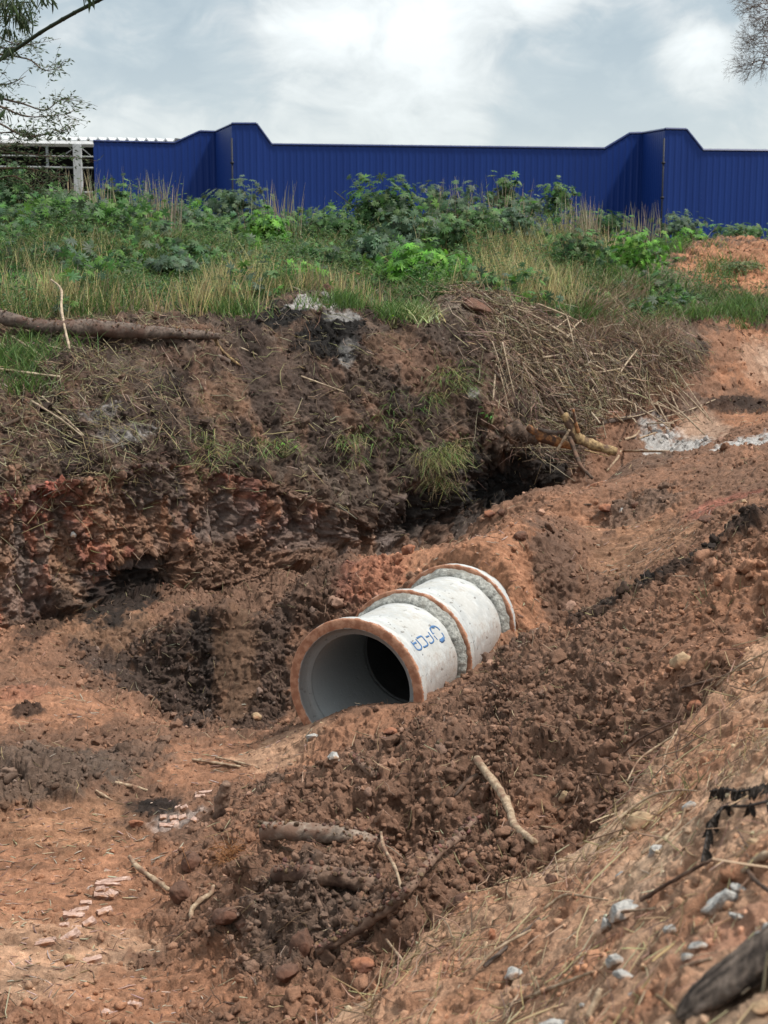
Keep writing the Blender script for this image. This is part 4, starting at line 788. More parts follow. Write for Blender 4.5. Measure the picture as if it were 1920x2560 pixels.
clump('brown_brush', ((1500, 790, 60, 40, 700), (1620, 850, 60, 40, 600), (1560, 740, 60, 30, 400), (1480, 850, 50, 30, 300)), .3, .75, .009, .7, (B1, (.20, .14, .10), (.30, .22, .15)), M_straw, 'dry brown brush tangled at the right shoulder of the bank', curl=.8)
clump('slope_tufts', ((500, 1090, 30, 20, 90), (660, 1110, 50, 20, 150), (870, 1090, 40, 20, 130), (1110, 1130, 30, 30, 170), (1130, 930, 30, 20, 130), (1160, 960, 30, 20, 120), (980, 1060, 26, 60, 110), (530, 1130, 20, 30, 90), (880, 1150, 20, 10, 30), (1070, 1000, 20, 20, 80)),
      .07, .24, .012, 1.2, (G1, G3, (.17, .19, .06), Y2), M_leaf, 'sparse green grass tufts growing on the cut slope', curl=1.5, dirs=np.array([.1, -.8, 0]))
clump('hanging_grass', ((1080, 1150, 34, 18, 260), (1130, 1125, 34, 14, 200), (1100, 1200, 26, 14, 120)), .12, .36, .007, 1.0, ((.26, .24, .1), G3, Y2, B1), M_leaf, 'yellowing grass drooping over the dark undercut of the bank', curl=1.0, dirs=np.array([0, -1.0, -.3]))
clump('pale_cut_grass', ((1050, 800, 30, 8, 160),), .2, .42, .014, .9, ((.5, .5, .28), (.42, .44, .2)), M_straw, 'pale bent grass leaves on the mound crest')
clump('mound_weeds', ((1560, 1480, 24, 8, 50), (1780, 1500, 60, 10, 20), (1740, 1960, 5, 5, 14), (1710, 2135, 5, 5, 10)), .06, .18, .006, .6, ((.13, .17, .06), (.16, .13, .07)), M_leaf, 'few thin weeds sprouting from bare soil', spread=.02)
def litter(name, n, w, lmin, lmax, r, cols, label, dirbias=None, mat=M_straw, lift=.02, bend=.2, cat='straw'):
    ids = pick(w, n); ln = lmin * (lmax / lmin) ** rng.random(n); tng = rng.normal(size=(n, 3))
    if dirbias is not None: tng = tng * .45 + np.array(dirbias)
    nn = NN[ids]; tng -= nn * (tng * nn).sum(1)[:, None]; tng += nn * .10 * rng.normal(size=(n, 1)); tng /= np.linalg.norm(tng, axis=1)[:, None]
    sd = np.cross(nn, tng); c = P[ids] + nn * (lift * rng.random(n)[:, None] + .004); rad = r * (.6 + .8 * rng.random(n)); V = []
    for u in (-1, -.33, .33, 1):
        ctr = c + tng * (ln * .5 * u)[:, None] + sd * (bend * ln * (u * u - .5) * (rng.random(n) - .5))[:, None]
        rr_ = (rad * (1 if abs(u) < 1 else .6))[:, None]
        for a in (0, 2.09, 4.19): V.append(ctr + sd * rr_ * math.cos(a) + nn * rr_ * math.sin(a))
    V = np.stack(V, 1); b = (np.arange(n) * 12)[:, None]; Q = np.concatenate([b + np.array([3 * s + j, 3 * s + (j + 1) % 3, 3 * s + 3 + (j + 1) % 3, 3 * s + 3 + j]) for s in range(3) for j in range(3)])
    o = mesh(name, V.reshape(-1, 3), Q, mat, color=np.repeat(np.clip(cl(n, *cols), .01, .7), 12, 0)); return tag(o, label, cat, kind='stuff')
ST = ((.42, .31, .2), (.30, .21, .13), (.20, .13, .09), (.5, .40, .27), (.13, .09, .06))
def gauss(sx, sy, rm): i = hit(sx, sy); return np.exp(-(((P - P[i]) ** 2).sum(1)) / rm ** 2)
print('grass', time.time() - T0)
litter('bank_straw', 3000, bm * (.2 + np.clip(fbm(P, 1.6, 2, 210) * 2.2, 0, 1)) * dn, .03, .2, .0016, ST, 'straw and thin twigs strewn over the near orange bank', (.8, .75, .1))
litter('bank_twigs', 170, bm * (.2 + np.clip(fbm(P, 1.6, 2, 210) * 2.2, 0, 1)) * dn, .1, .38, .0032, ST[:4], 'dry twigs lying down the near bank', (.8, .75, .1), bend=.3, cat='twigs')
litter('soil_fibres', 7500, dens * dn * (1 - bm) * (1 - upm * .3), .04, .22, .0024, ST + ((.09, .06, .045), (.07, .05, .04)), 'root fibres and bits of straw in the brown spoil', bend=.5, cat='root fibres')
litter('slope_straw', 5000, (.5 * upm * (1 - grassm) * sstep(-1.5, -3.5, P[:, 0]) + gauss(150, 980, 1.2) + .22 * upm * (1 - grassm)) * dn, .08, .5, .0042, ((.36, .31, .18), (.25, .22, .12), (.20, .14, .1), (.12, .09, .07), (.42, .36, .24)), 'green and brown straw matted on the slope below the fallen log', (.6, -.35, 0), lift=.07, bend=.5)
cpile = np.maximum.reduce([gauss(1330, 900, 1.0), gauss(1420, 950, 1.1), gauss(1520, 1000, .9), gauss(1270, 800, .7), gauss(1660, 960, 1.0), gauss(1620, 1040, .7), gauss(1450, 1040, .7)]) * upm
litter('cane_litter', 5500, cpile, .08, .75, .0055, ((.40, .31, .22), (.28, .21, .15), (.17, .12, .085), (.50, .40, .28), (.10, .07, .05)), 'broken dry cane leaves heaped on the right side of the slope', (.75, -.4, -.25), lift=.16, bend=.25)
litter('edge_roots', 700, (np.abs(ED) < .35) * (PSD > 4) * dn, .08, .4, .003, ST[:3], 'fine roots along the lip of the near bank', bend=.8, lift=.05, cat='roots')
fl = trk * dn
litter('floor_chips', 1500, fl, .02, .1, .004, ((.5, .42, .34), (.36, .26, .19), (.22, .15, .11)), 'wood chips pressed into the tracked floor', (1, .1, 0), lift=.006, cat='wood chips')

# dry canes: the longest of the heap, one by one
def pxrand():
    while True:
        u, v = rnd.random(), rnd.random(); sx, sy = 1230 + 470 * u, 770 + 300 * v
        if sy > 760 + (sx - 1230) * .42 - 20 and sy < 870 + (sx - 1230) * .55 + 60: return sx, sy
for k in range(75):
    sx, sy = pxrand(); an = R(rnd.gauss(36, 24)) if rnd.random() < .75 else R(rnd.uniform(-80, 100)); ln = rnd.uniform(50, 170)
    a = P[hit(sx, sy)] + np.array([0, -.05, rnd.uniform(.03, .22)]); b = P[hit(sx + ln * math.cos(an), sy + ln * math.sin(an))] + np.array([0, -.05, rnd.uniform(.03, .20)])
    if np.linalg.norm(a - b) > 1.9: b = a + (b - a) / np.linalg.norm(b - a) * 1.3
    r_ = rnd.uniform(.009, .019); mid = (a + b) / 2 + np.array([0, 0, rnd.uniform(-.04, .05)]); V, Fc = tube([a, mid, b], [r_, r_ * .9, r_ * .7], 6, 8, .08)
    o = mesh('dry_cane', V, Fc, M_cane, origin=tuple(a)); tag(o, 'dry tan cane stalk lying in the heap on the right slope', 'cane', 'dry canes heaped on the slope')
print('litter', time.time() - T0)

# ------------------------------------------------------------------ broadleaf plants
def leafrot(nrm, yaw):
    z = nrm / np.linalg.norm(nrm, axis=1)[:, None]; x0 = np.stack([np.cos(yaw), np.sin(yaw), np.zeros(len(yaw))], 1); x = x0 - z * (x0 * z).sum(1)[:, None]; x /= np.linalg.norm(x, axis=1)[:, None] + 1e-9; y = np.cross(z, x)
    return np.stack([x, y, z], -1)
def plant(name, sx, sy, Y, wpx, hpx, nleaf, lsize, cols,  label, cat='plant', leaf=CL, group=None, stemc=(.12, .12, .05), sink=.0, toppy=0.3):
    """a weed whose crown is centred on (sx, sy) with half sizes wpx, hpx, rooted on the ground below it"""
    if name == 'seedling': Y = float(P[hit(sx, sy + hpx * .7)][1]) - .05
    c = PY(sx, sy, Y); m = Y / F; a, b = wpx * m, hpx * m
    if leaf is CL and nleaf > 20: nleaf = int(nleaf * 2.8); lsize *= .76; a *= 1.15; b *= 1.4; c[2] += b * .22 * (1 if Y > 26 else 0)
    gz = float(height(np.array([c[0]]), np.array([Y]))[0]) if name != 'seedling' else max(float(P[hit(sx, sy + hpx)][2]), c[2] - b * 1.6); base = np.array([c[0], Y, gz - .03]); e = empty(name, tuple(base), label, cat, group)
    d = rng.normal(size=(nleaf, 3)); d /= np.linalg.norm(d, axis=1)[:, None]; rad = rng.random(nleaf) ** .5; wv = 1 + .65 * vn(d.astype(np.float32), 2.6, int(sx))
    pos = c + d * (rad * wv)[:, None] * np.array([a, a * .8, b])
    dr = rng.random(nleaf) < .35; pos[dr, 2] -= rng.random(dr.sum()) * b * 1.3; pos[dr, :2] = c[:2] + (pos[dr, :2] - c[:2]) * 1.15
    low = pos[:, 2] < gz + .06; pos[low, 2] = gz + .06 + rng.random(low.sum()) * .15
    outw = (pos - c) / np.array([a, a, b]); nrm = outw * .8 + np.array([0, -.35, .8]) + rng.normal(size=(nleaf, 3)) * .5; yaw = np.arctan2(outw[:, 1], outw[:, 0]) + rng.normal(size=nleaf) * .8
    V, Fq = inst(leaf[0], leaf[1], pos, leafrot(nrm, yaw), lsize * (.55 + .7 * rng.random(nleaf)))
    cc = np.repeat(cl(nleaf, *cols) * (.75 + .5 * rng.random((nleaf, 1))), len(leaf[0]), 0); mesh('foliage', V, Fq, M_leaf, e, color=np.clip(cc, .005, .6), smooth=False)
    parts = []
    for k in range(5):
        t = c + np.array([rng.normal() * a * .5, rng.normal() * a * .3, b * .5]); parts.append(tube([base + rng.normal(size=3) * (.05, .05, 0), (base + t) / 2 + rng.normal(size=3) * .08, t], [.016, .012, .006], 5, 8, .05))
    for k in rng.choice(nleaf, min(nleaf, 26), replace=False):
        t = pos[k]; q = c + (t - c) * .25 - np.array([0, 0, b * .3]); parts.append(tube([q, (q + t) / 2 + np.array([0, 0, -.03]), t], [.005, .004, .003], 4, 4, .0))
    V, Fc = join(parts); mesh('stem', V, Fc, M_stem, e)
    return e
M_stem = noise_mat('stem_green', (.07, .075, .03), (.16, .15, .07), 12, bump=0)
CG = ((.05, .115, .035), (.09, .19, .05), (.035, .075, .03), (.12, .2, .07)); CB = ((.11, .28, .035), (.16, .36, .045), (.08, .19, .04)); CD = ((.06, .105, .055), (.085, .145, .075), (.11, .17, .10))
grp = 'broadleaf weeds on the bank'
for a in (('castor_plant', 290, 505, 27, 36, 42, 60, .15, CG, 'tall slim leafy plant in front of the left edge of the blue wall'),
          ('castor_plant', 280, 590, 25.5, 60, 40, 90, .16, CG, 'low leafy plant below the slim one at the left edge of the blue wall'),
          ('castor_plant', 585, 525, 33, 85, 42, 190, .15, CD, 'dull grey green bush under the left step of the blue wall'),
          ('castor_plant', 665, 575, 27, 50, 34, 70, .16, CB, 'bright leafy plant just right of the dull bush'),
          ('castor_plant', 960, 535, 28.5, 80, 52, 230, .17, CG, 'largest leafy shrub, mid picture, against the blue wall'),
          ('castor_plant', 850, 570, 28, 70, 26, 110, .16, CG, 'low spread of leafy weeds left of the largest shrub'),
          ('castor_plant', 930, 620, 25.5, 50, 36, 70, .16, CD, 'shaded weed below the largest shrub'),
          ('castor_plant', 1050, 665, 24.2, 84, 46, 170, .17, CB, 'bright yellow green castor plant low in the centre of the bank'),
          ('castor_plant', 740, 690, 23.2, 60, 30, 80, .16, CB, 'small glossy castor plant left of the centre of the bank'),
          ('castor_plant', 420, 690, 22.6, 70, 40, 90, .15, CD, 'dark leafy weed beside the golden grass at left'),
          ('castor_plant', 130, 660, 22.5, 70, 44, 90, .15, CD, 'dark leafy weed at the far left above the fallen log'),
          ('castor_plant', 470, 640, 24, 50, 30, 60, .15, CG, 'leafy weed above the golden grass at left'),
          ('castor_plant', 1155, 525, 30, 60, 36, 90, .15, CD, 'dull leafy weed right of the largest shrub'),
          ('castor_plant', 1085, 505, 33, 30, 28, 40, .15, CD, 'faint distant weed between the largest shrub and the next'),
          ('castor_plant', 1265, 500, 31, 38, 40, 70, .16, CG, 'upright leafy weed near the centre of the blue wall'),
          ('castor_plant', 1280, 565, 29, 56, 34, 80, .15, CD, 'dark weed below the upright one near the centre of the wall'),
          ('castor_plant', 1395, 505, 33, 40, 34, 70, .15, CG, 'pale upright weed left of the tall seed grass'),
          ('castor_plant', 1330, 520, 34, 28, 20, 40, .14, CD, 'small distant weed beside the pale upright one'),
          ('castor_plant', 1700, 570, 36, 60, 26, 110, .14, CD, 'thin grey green weeds under the right step of the blue wall'),
          ('castor_plant', 1725, 605, 33, 46, 18, 60, .15, CB, 'leafy green weed left of the dirt mound'),
          ('castor_plant', 1850, 590, 37, 66, 22, 110, .16, CG, 'leafy weeds growing behind the dirt mound'),
          ('castor_plant', 1440, 620, 28, 60, 30, 90, .13, CG, 'leafy weed among the grass right of centre'),
          ('castor_plant', 350, 620, 24.5, 46, 26, 50, .15, CG, 'leafy weed between the left shrubs'),
          ('castor_plant', 1330, 700, 25, 40, 24, 40, .11, CG, 'little weed in the golden grass at right')):
    plant(*a, group=grp)
for a in (('castor_plant', 20, 470, 29, 70, 44, 110, .15, CG, 'tall dark weeds at the far left under the tree'), ('castor_plant', 430, 560, 27.5, 60, 36, 90, .14, CD, 'tangled weeds before the left half of the blue wall'),
          ('castor_plant', 1200, 560, 28, 50, 34, 80, .14, CG, 'weeds between the dark weed and the shrubs right of centre'), ('castor_plant', 60, 560, 27, 80, 40, 90, .15, CG, 'leafy weeds on the left of the bank below the olive bush'),
          ('castor_plant', 520, 590, 27, 60, 26, 70, .15, CG, 'leafy weeds under the pale small bush at left'),
          ('castor_plant', 1010, 580, 27.5, 60, 36, 90, .15, CD, 'shaded weeds at the right foot of the largest shrub'),
          ('castor_plant', 1130, 590, 27, 56, 34, 80, .15, CG, 'leafy weeds right of the centre of the bank'),
          ('castor_plant', 1500, 560, 33, 70, 22, 90, .14, CG, 'low leafy weeds along the top right of the bank'),
          ('castor_plant', 1590, 620, 29, 70, 36, 100, .14, CB, 'fresh green weeds on the right shoulder of the bank'),
          ('castor_plant', 200, 620, 24.5, 60, 36, 80, .15, CG, 'leafy weeds at left between the dry grass and the slim plant'),
          ('castor_plant', 800, 640, 25, 60, 24, 60, .14, CG, 'small weeds between the two glossy castor plants')):
    plant(*a, group=grp)
plant('bush', 145, 500, 33, 58, 34, 260, .07, ((.20, .18, .09), (.28, .24, .13), (.12, .13, .06)), 'tan flowering bush in front of the open warehouse bay', 'bush', SL)
plant('bush', 40, 520, 30, 90, 50, 700, .10, ((.06, .08, .035), (.12, .12, .06), (.09, .11, .05)), 'tangled olive bush at the left edge below the tree', 'bush', SL)
plant('bush', 440, 545, 34, 26, 24, 90, .08, ((.10, .12, .05), (.16, .17, .08)), 'small pale bush before the left part of the blue wall', 'bush', SL)
plant('bush', 1850, 700, 30, 60, 50, 420, .11, ((.07, .12, .04), (.14, .18, .07), (.22, .22, .1)), 'feathery green weed clump in front of the dirt mound', 'bush', SL)
plant('seedling', 1222, 1040, 20.2, 20, 14, 12, .085, CB, 'small bright green seedling right of the slope centre', 'seedling', SL)
plant('seedling', 715, 1118, 17.9, 22, 16, 9, .10, ((.12, .32, .03), (.16, .38, .04)), 'bright green seedling at the top of the cut face', 'seedling', SL)
plant('seedling', 1150, 1090, 19.9, 24, 18, 14, .08, CB, 'green seedling in the grass beside the uprooted stump', 'seedling', SL)
plant('seedling', 985, 800, 21.0, 6, 14, 3, .15, ((.25, .42, .03),), 'single yellow green leaf standing on the mound crest', 'seedling', SL)

# ------------------------------------------------------------------ trees and bamboo
def twig_leaves(pts, n, size, cols, drop=.3, spread=.12):
    C_ = spline(pts, max(8, n)); ids = rng.integers(0, len(C_), n); pos = C_[ids] + rng.normal(size=(n, 3)) * spread; yaw = rng.random(n) * 6.28; nrm = rng.normal(size=(n, 3)) * .8 + np.array([0, 0, 1.])
    V, Fq = inst(SL[0], SL[1], pos, leafrot(nrm, yaw), size * (.6 + .8 * rng.random(n))); return V, Fq, np.repeat(cl(n, *cols), len(SL[0]), 0)
tl = empty('tree', tuple(PY(-330, 700, 24)), 'fine leaved tree reaching in from the left edge over the warehouse', 'tree')
tb = PY(-330, 700, 24); tb[2] = float(height(np.array([tb[0]]), np.array([24.]))[0]) - .1
tp = [tb, PY(-300, 450, 24), PY(-240, 150, 24), PY(-200, -200, 24), PY(-180, -500, 24)]
V, Fc = tube(tp, [.16, .12, .09, .06, .03], 10, 30); mesh('trunk', V, Fc, M_bark, tl)
LV, LF, LC, BR, off = [], [], [], [], 0
TC = ((.08, .115, .05), (.12, .155, .075), (.055, .075, .035))
for pts, dn_ in (([(-240, 150), (-80, 60), (30, 40), (85, 62)], 1.), ([(-240, 200), (-60, 90), (40, 110), (98, 108)], 1.), ([(-250, 240), (-90, 120), (20, 120), (70, 110)], .9), ([(-260, 300), (-60, 150), (60, 145), (110, 175), (153, 167)], 1.),
                 ([(-260, 320), (-60, 220), (20, 210), (65, 190)], .7), ([(-260, 330), (-80, 240), (40, 255), (110, 275), (150, 250), (182, 250)], 1.3), ([(-270, 350), (-60, 260), (60, 290), (120, 290), (168, 285)], 1.2), ([(-280, 400), (-60, 300), (60, 340), (120, 335), (168, 325)], 1.3),
                 ([(-280, 420), (-80, 350), (30, 330), (90, 340)], 1.6), ([(-280, 450), (-60, 370), (40, 380), (110, 390), (190, 392)], 1.3), ([(-290, 480), (-60, 430), (50, 420), (110, 430), (150, 445)], 1.3), ([(-290, 520), (-60, 470), (30, 440), (90, 475), (110, 455)], 1.0), ([(-280, 500), (-80, 400), (0, 370), (60, 360)], 1.3), ([(-240, 150), (-60, 20), (30, 15), (70, 5)], 1.)):
    p3 = [PY(a, b, 23.5 - .5 * k + rnd.uniform(-.3, .3)) for k, (a, b) in enumerate(pts)]; BR.append(tube(p3, [.035, .018, .009, .004], 5, 24, .05))
    C_ = spline(p3, 60)
    for k in range(int(22 * dn_)):
        j = rng.integers(18, 60); q = C_[j]; d = np.array([rng.normal() * .5 + .35, rng.normal() * .5, rng.normal() * .45]); l = rng.uniform(.12, .42); t = q + d / np.linalg.norm(d) * l
        BR.append(tube([q, (q + t) / 2 + rng.normal(size=3) * .02, t], [.004, .003, .002], 3, 4, 0)); V, Fq, cc = twig_leaves([q, (q + t) / 2, t], int(5 + 3 * dn_), .075, TC, spread=.025); LV.append(V); LF.append(Fq + off); LC.append(cc); off += len(V)
V, Fc = join(BR); mesh('branches', V, Fc, M_bark, tl); mesh('crown', np.concatenate(LV), np.concatenate(LF), M_leaf, tl, color=np.concatenate(LC), smooth=False)
# leaning bamboo
bb = PY(-900, 720, 15); bb[2] = float(height(np.array([bb[0]]), np.array([15.]))[0]) - .1
M_culm = noise_mat('bamboo_culm', (.014, .024, .012), (.03, .045, .022), 6, bump=0, rough=.5)
bam = empty('bamboo', tuple(bb), 'dark green bamboo culm leaning across the upper left corner of the sky', 'bamboo')
bp_ = [bb, PY(-560, 505, 13.6), PY(-260, 318, 13), PY(0, 149, 12.5), PY(125, 67, 12.3), PY(258, -5, 12), PY(520, -135, 11.5)]
C_ = spline(bp_, 200); cum = np.r_[0, np.cumsum(np.linalg.norm(np.diff(C_, axis=0), axis=1))]; rad = .024 - .009 * cum / cum[-1]; node = np.abs((cum % .125) - .06) > .055; 
ks = np.arange(0, cum[-1], .005); Cc = np.stack([np.interp(ks, cum, C_[:, k]) for k in range(3)], 1); rr_ = np.interp(ks, cum, rad) * (1 + .14 * np.exp(-(((ks % .135) - .067) / .006) ** 2)); sel = np.unique(np.r_[np.arange(0, len(ks), 8), np.nonzero(np.abs((ks % .135) - .067) < .013)[0]])
V, Fc = tube(Cc[sel], rr_[sel], 8, len(sel), 0); mesh('culm', V, Fc, M_culm, bam)
BLF = np.array([(0, 0, 0), (.3, .075, 0), (.7, .06, -.06), (1, 0, -.14), (.7, -.06, -.06), (.3, -.075, 0)]), np.array([(0, 1, 2), (0, 2, 3), (0, 3, 4), (0, 4, 5)])
BV, BF, BC, off = [], [], [], 0; TW = []
for sx, sy, Y, n, sp_ in ((6, 10, 11.6, 60, 30), (30, 25, 11.6, 34, 18), (38, 40, 11.8, 30, 12), (55, 60, 11.8, 18, 10), (25, 82, 12, 20, 8), (28, 130, 12.3, 22, 8), (60, 10, 12, 20, 18), (105, 2, 12, 18, 14), (10, 245, 12.2, 12, 6), (225, 0, 12, 8, 8), (60, 62, 12, 14, 10), (5, 290, 12.2, 16, 10)):
    c = PY(sx, sy - 12, Y); m = Y / F; TW.append(tube([c + np.array([-.25, .1, .2]), c + np.array([-.1, 0, .1]), c], [.004, .003, .002], 4, 6, 0)); pos = c + rng.normal(size=(n, 3)) * np.array([sp_ * m, .05, sp_ * m * .35]); a = rng.normal(size=n) * .55 - .9 * 0
    dv = np.stack([rng.normal(size=n) * .45, rng.normal(size=n) * .35, -np.ones(n)], 1); dv /= np.linalg.norm(dv, axis=1)[:, None]; z = np.cross(dv, rng.normal(size=(n, 3))); z /= np.linalg.norm(z, axis=1)[:, None]; rot = np.stack([dv, np.cross(z, dv), z], -1)
    V, Fq = inst(BLF[0], BLF[1], pos, rot, .12 * (.6 + .6 * rng.random(n))); BV.append(V); BF.append(Fq + off); off += len(V); BC.append(np.repeat(cl(n, (.035, .055, .022), (.05, .08, .03)), 6, 0))
mesh('foliage', np.concatenate(BV), np.concatenate(BF), M_leaf, bam, color=np.concatenate(BC), smooth=False); V, Fc = join(TW); mesh('twigs', V, Fc, M_culm, bam)
# bare tree at right
br0 = PY(2330, 760, 34); br0[2] = float(height(np.array([br0[0]]), np.array([34.]))[0]) - .1
bt = empty('bare_tree', tuple(br0), 'leafless tree with fine grey twigs at the upper right edge', 'tree'); g = random.Random(5)
V, Fc = tube([br0, PY(2300, 500, 34), PY(2180, 260, 34), PY(2130, 0, 34), PY(2150, -250, 34)], [.2, .16, .11, .07, .03], 9, 30); mesh('trunk', V, Fc, M_bark_grey, bt)
TWG = []; 
def grow(p, d, l, r, dep):
    q = p + d * l; mid = (p + q) / 2 + np.array([g.gauss(0, 1), g.gauss(0, 1), g.gauss(0, 1)]) * l * .07; TWG.append(tube([p, mid, q], [r, r * .85, r * .7], 4 if dep < 3 else 3, 4, 0))
    if dep == 0: return
    for k in range(3 if g.random() < .55 else 2):
        nd = d + np.array([g.gauss(0, .45), g.gauss(0, .35), g.gauss(0, .48)]); nd /= np.linalg.norm(nd); grow(q, nd, l * g.uniform(.68, .9), r * .68, dep - 1)
for (a, b), (c_, d_) in (((2180, 260), (1985, 130)), ((2160, 120), (1990, 50)), ((2190, 280), (1990, 190)), ((2140, 20), (1990, -10))):
    p, q = PY(a, b, 34), PY(c_, d_, 33); d = (q - p) / np.linalg.norm(q - p); TWG.append(tube([p, (p + q) / 2, q], [.05, .04, .028], 6, 8, .05))
    for k in range(2): nd = d + np.array([g.gauss(0, .2), g.gauss(0, .2), g.gauss(0, .3)]); nd /= np.linalg.norm(nd); grow(q, nd, .42, .02, 6)
V, Fc = join(TWG); mesh('branches', V, Fc, M_bark_grey, bt)
print('trees', time.time() - T0)

# ------------------------------------------------------------------ logs, branches and sticks
def B(pts, rpx): return pts, rpx
log = empty('fallen_log', tuple(P[hit(236, 850)]), 'long brown fallen tree trunk lying along the top of the slope at left', 'log')
stick('trunk', [(-60, 805, .12), (0, 825, .15), (63, 850, .16), (105, 860, .16), (177, 858, .16), (236, 858, .16), (295, 862, .15), (358, 868, .15), (422, 866, .15), (485, 866, .14), (548, 868, .12)], [20, 18, 16, 16, 20, 21, 20, 18, 14, 12, 8], M_bark_grey, '', '', parent=log, seg=14, wob=.07, knots=8, n=60, lift=.3)
stick('branch', [(415, 862, .06), (485, 885, .04), (575, 915, .03)], [12, 10, 7], M_bark_grey, '', '', parent=log, seg=10, n=16)
stick('branch', [(536, 860, .06), (557, 888, .04), (603, 925, .03)], [5, 4, 2.5], M_wood_yellow, '', '', parent=log, seg=6, n=10)
st_ = empty('uprooted_stump', tuple(P[hit(1380, 1110)]), 'uprooted stump with split orange wood at the foot of the cane heap', 'stump')
def st_part(nm, pts, rp, mt, **k): return stick(nm, pts, rp, mt, '', '', parent=st_, **k)
def lifted(pts, Y, rm, mt, nm, seg=10, wob=.08, flat=1., n=None):
    p3 = [PY(a, b, Y if np.ndim(Y) == 0 else Y[k]) for k, (a, b) in enumerate(pts)]; V, Fc = tube(p3, rm, seg, n or len(pts) * 6, wob, 0, flat); return mesh(nm, V, Fc, mt, st_)
YS = float(PSD[hit(1440, 1130)]) * 1.0; YS = min(YS, 21.0) - .15
px = YS / F
lifted([(1262, 1078), (1290, 1082), (1325, 1092), (1345, 1105)], YS - .1, [.10, .16, .12, .06], M_bark, 'root_ball', 12, .18)
lifted([(1318, 1068), (1358, 1093), (1395, 1106), (1430, 1117)], YS - .15, [.05, .085, .075, .05], M_wood_orange, 'split_trunk')
lifted([(1409, 1035), (1424, 1062), (1436, 1088), (1467, 1106), (1503, 1120), (1541, 1130)], YS - .25, [.05, .07, .08, .075, .07, .06], M_wood_yellow, 'branch')
lifted([(1433, 1024), (1438, 1052), (1446, 1082)], YS - .3, [.018, .022, .03], M_wood_orange, 'splinter', 6)
lifted([(1424, 1094), (1436, 1125), (1450, 1161), (1481, 1196)], [YS - .3, YS - .45, YS - .7, YS - .95], [.036, .032, .03, .022], M_bark, 'branch', 7)
lifted([(1380, 990), (1403, 1030), (1424, 1066)], YS - .25, [.02, .03, .035], M_bark, 'branch', 7)
lifted([(1345, 1072), (1375, 1080), (1415, 1082)], YS - .2, [.02, .03, .03], M_bark_grey, 'branch', 7)
lifted([(1443, 1120), (1480, 1130), (1522, 1141)], YS - .3, [.028, .03, .02], M_wood_yellow, 'splinter', 5, .1, .4)
lifted([(1392, 1128), (1410, 1098), (1424, 1074)], YS - .45, [.02, .022, .018], M_wood_pale, 'splinter', 5)
for k in range(14):
    a0 = (1262 + rnd.uniform(0, 60), 1075 + rnd.uniform(0, 30)); a1 = (a0[0] + rnd.uniform(-50, 40), a0[1] + rnd.uniform(15, 60)); lifted([a0, ((a0[0] + a1[0]) / 2 + rnd.uniform(-12, 12), (a0[1] + a1[1]) / 2), a1], YS - .25, [.007, .005, .003], M_bark, 'root', 4, .05)
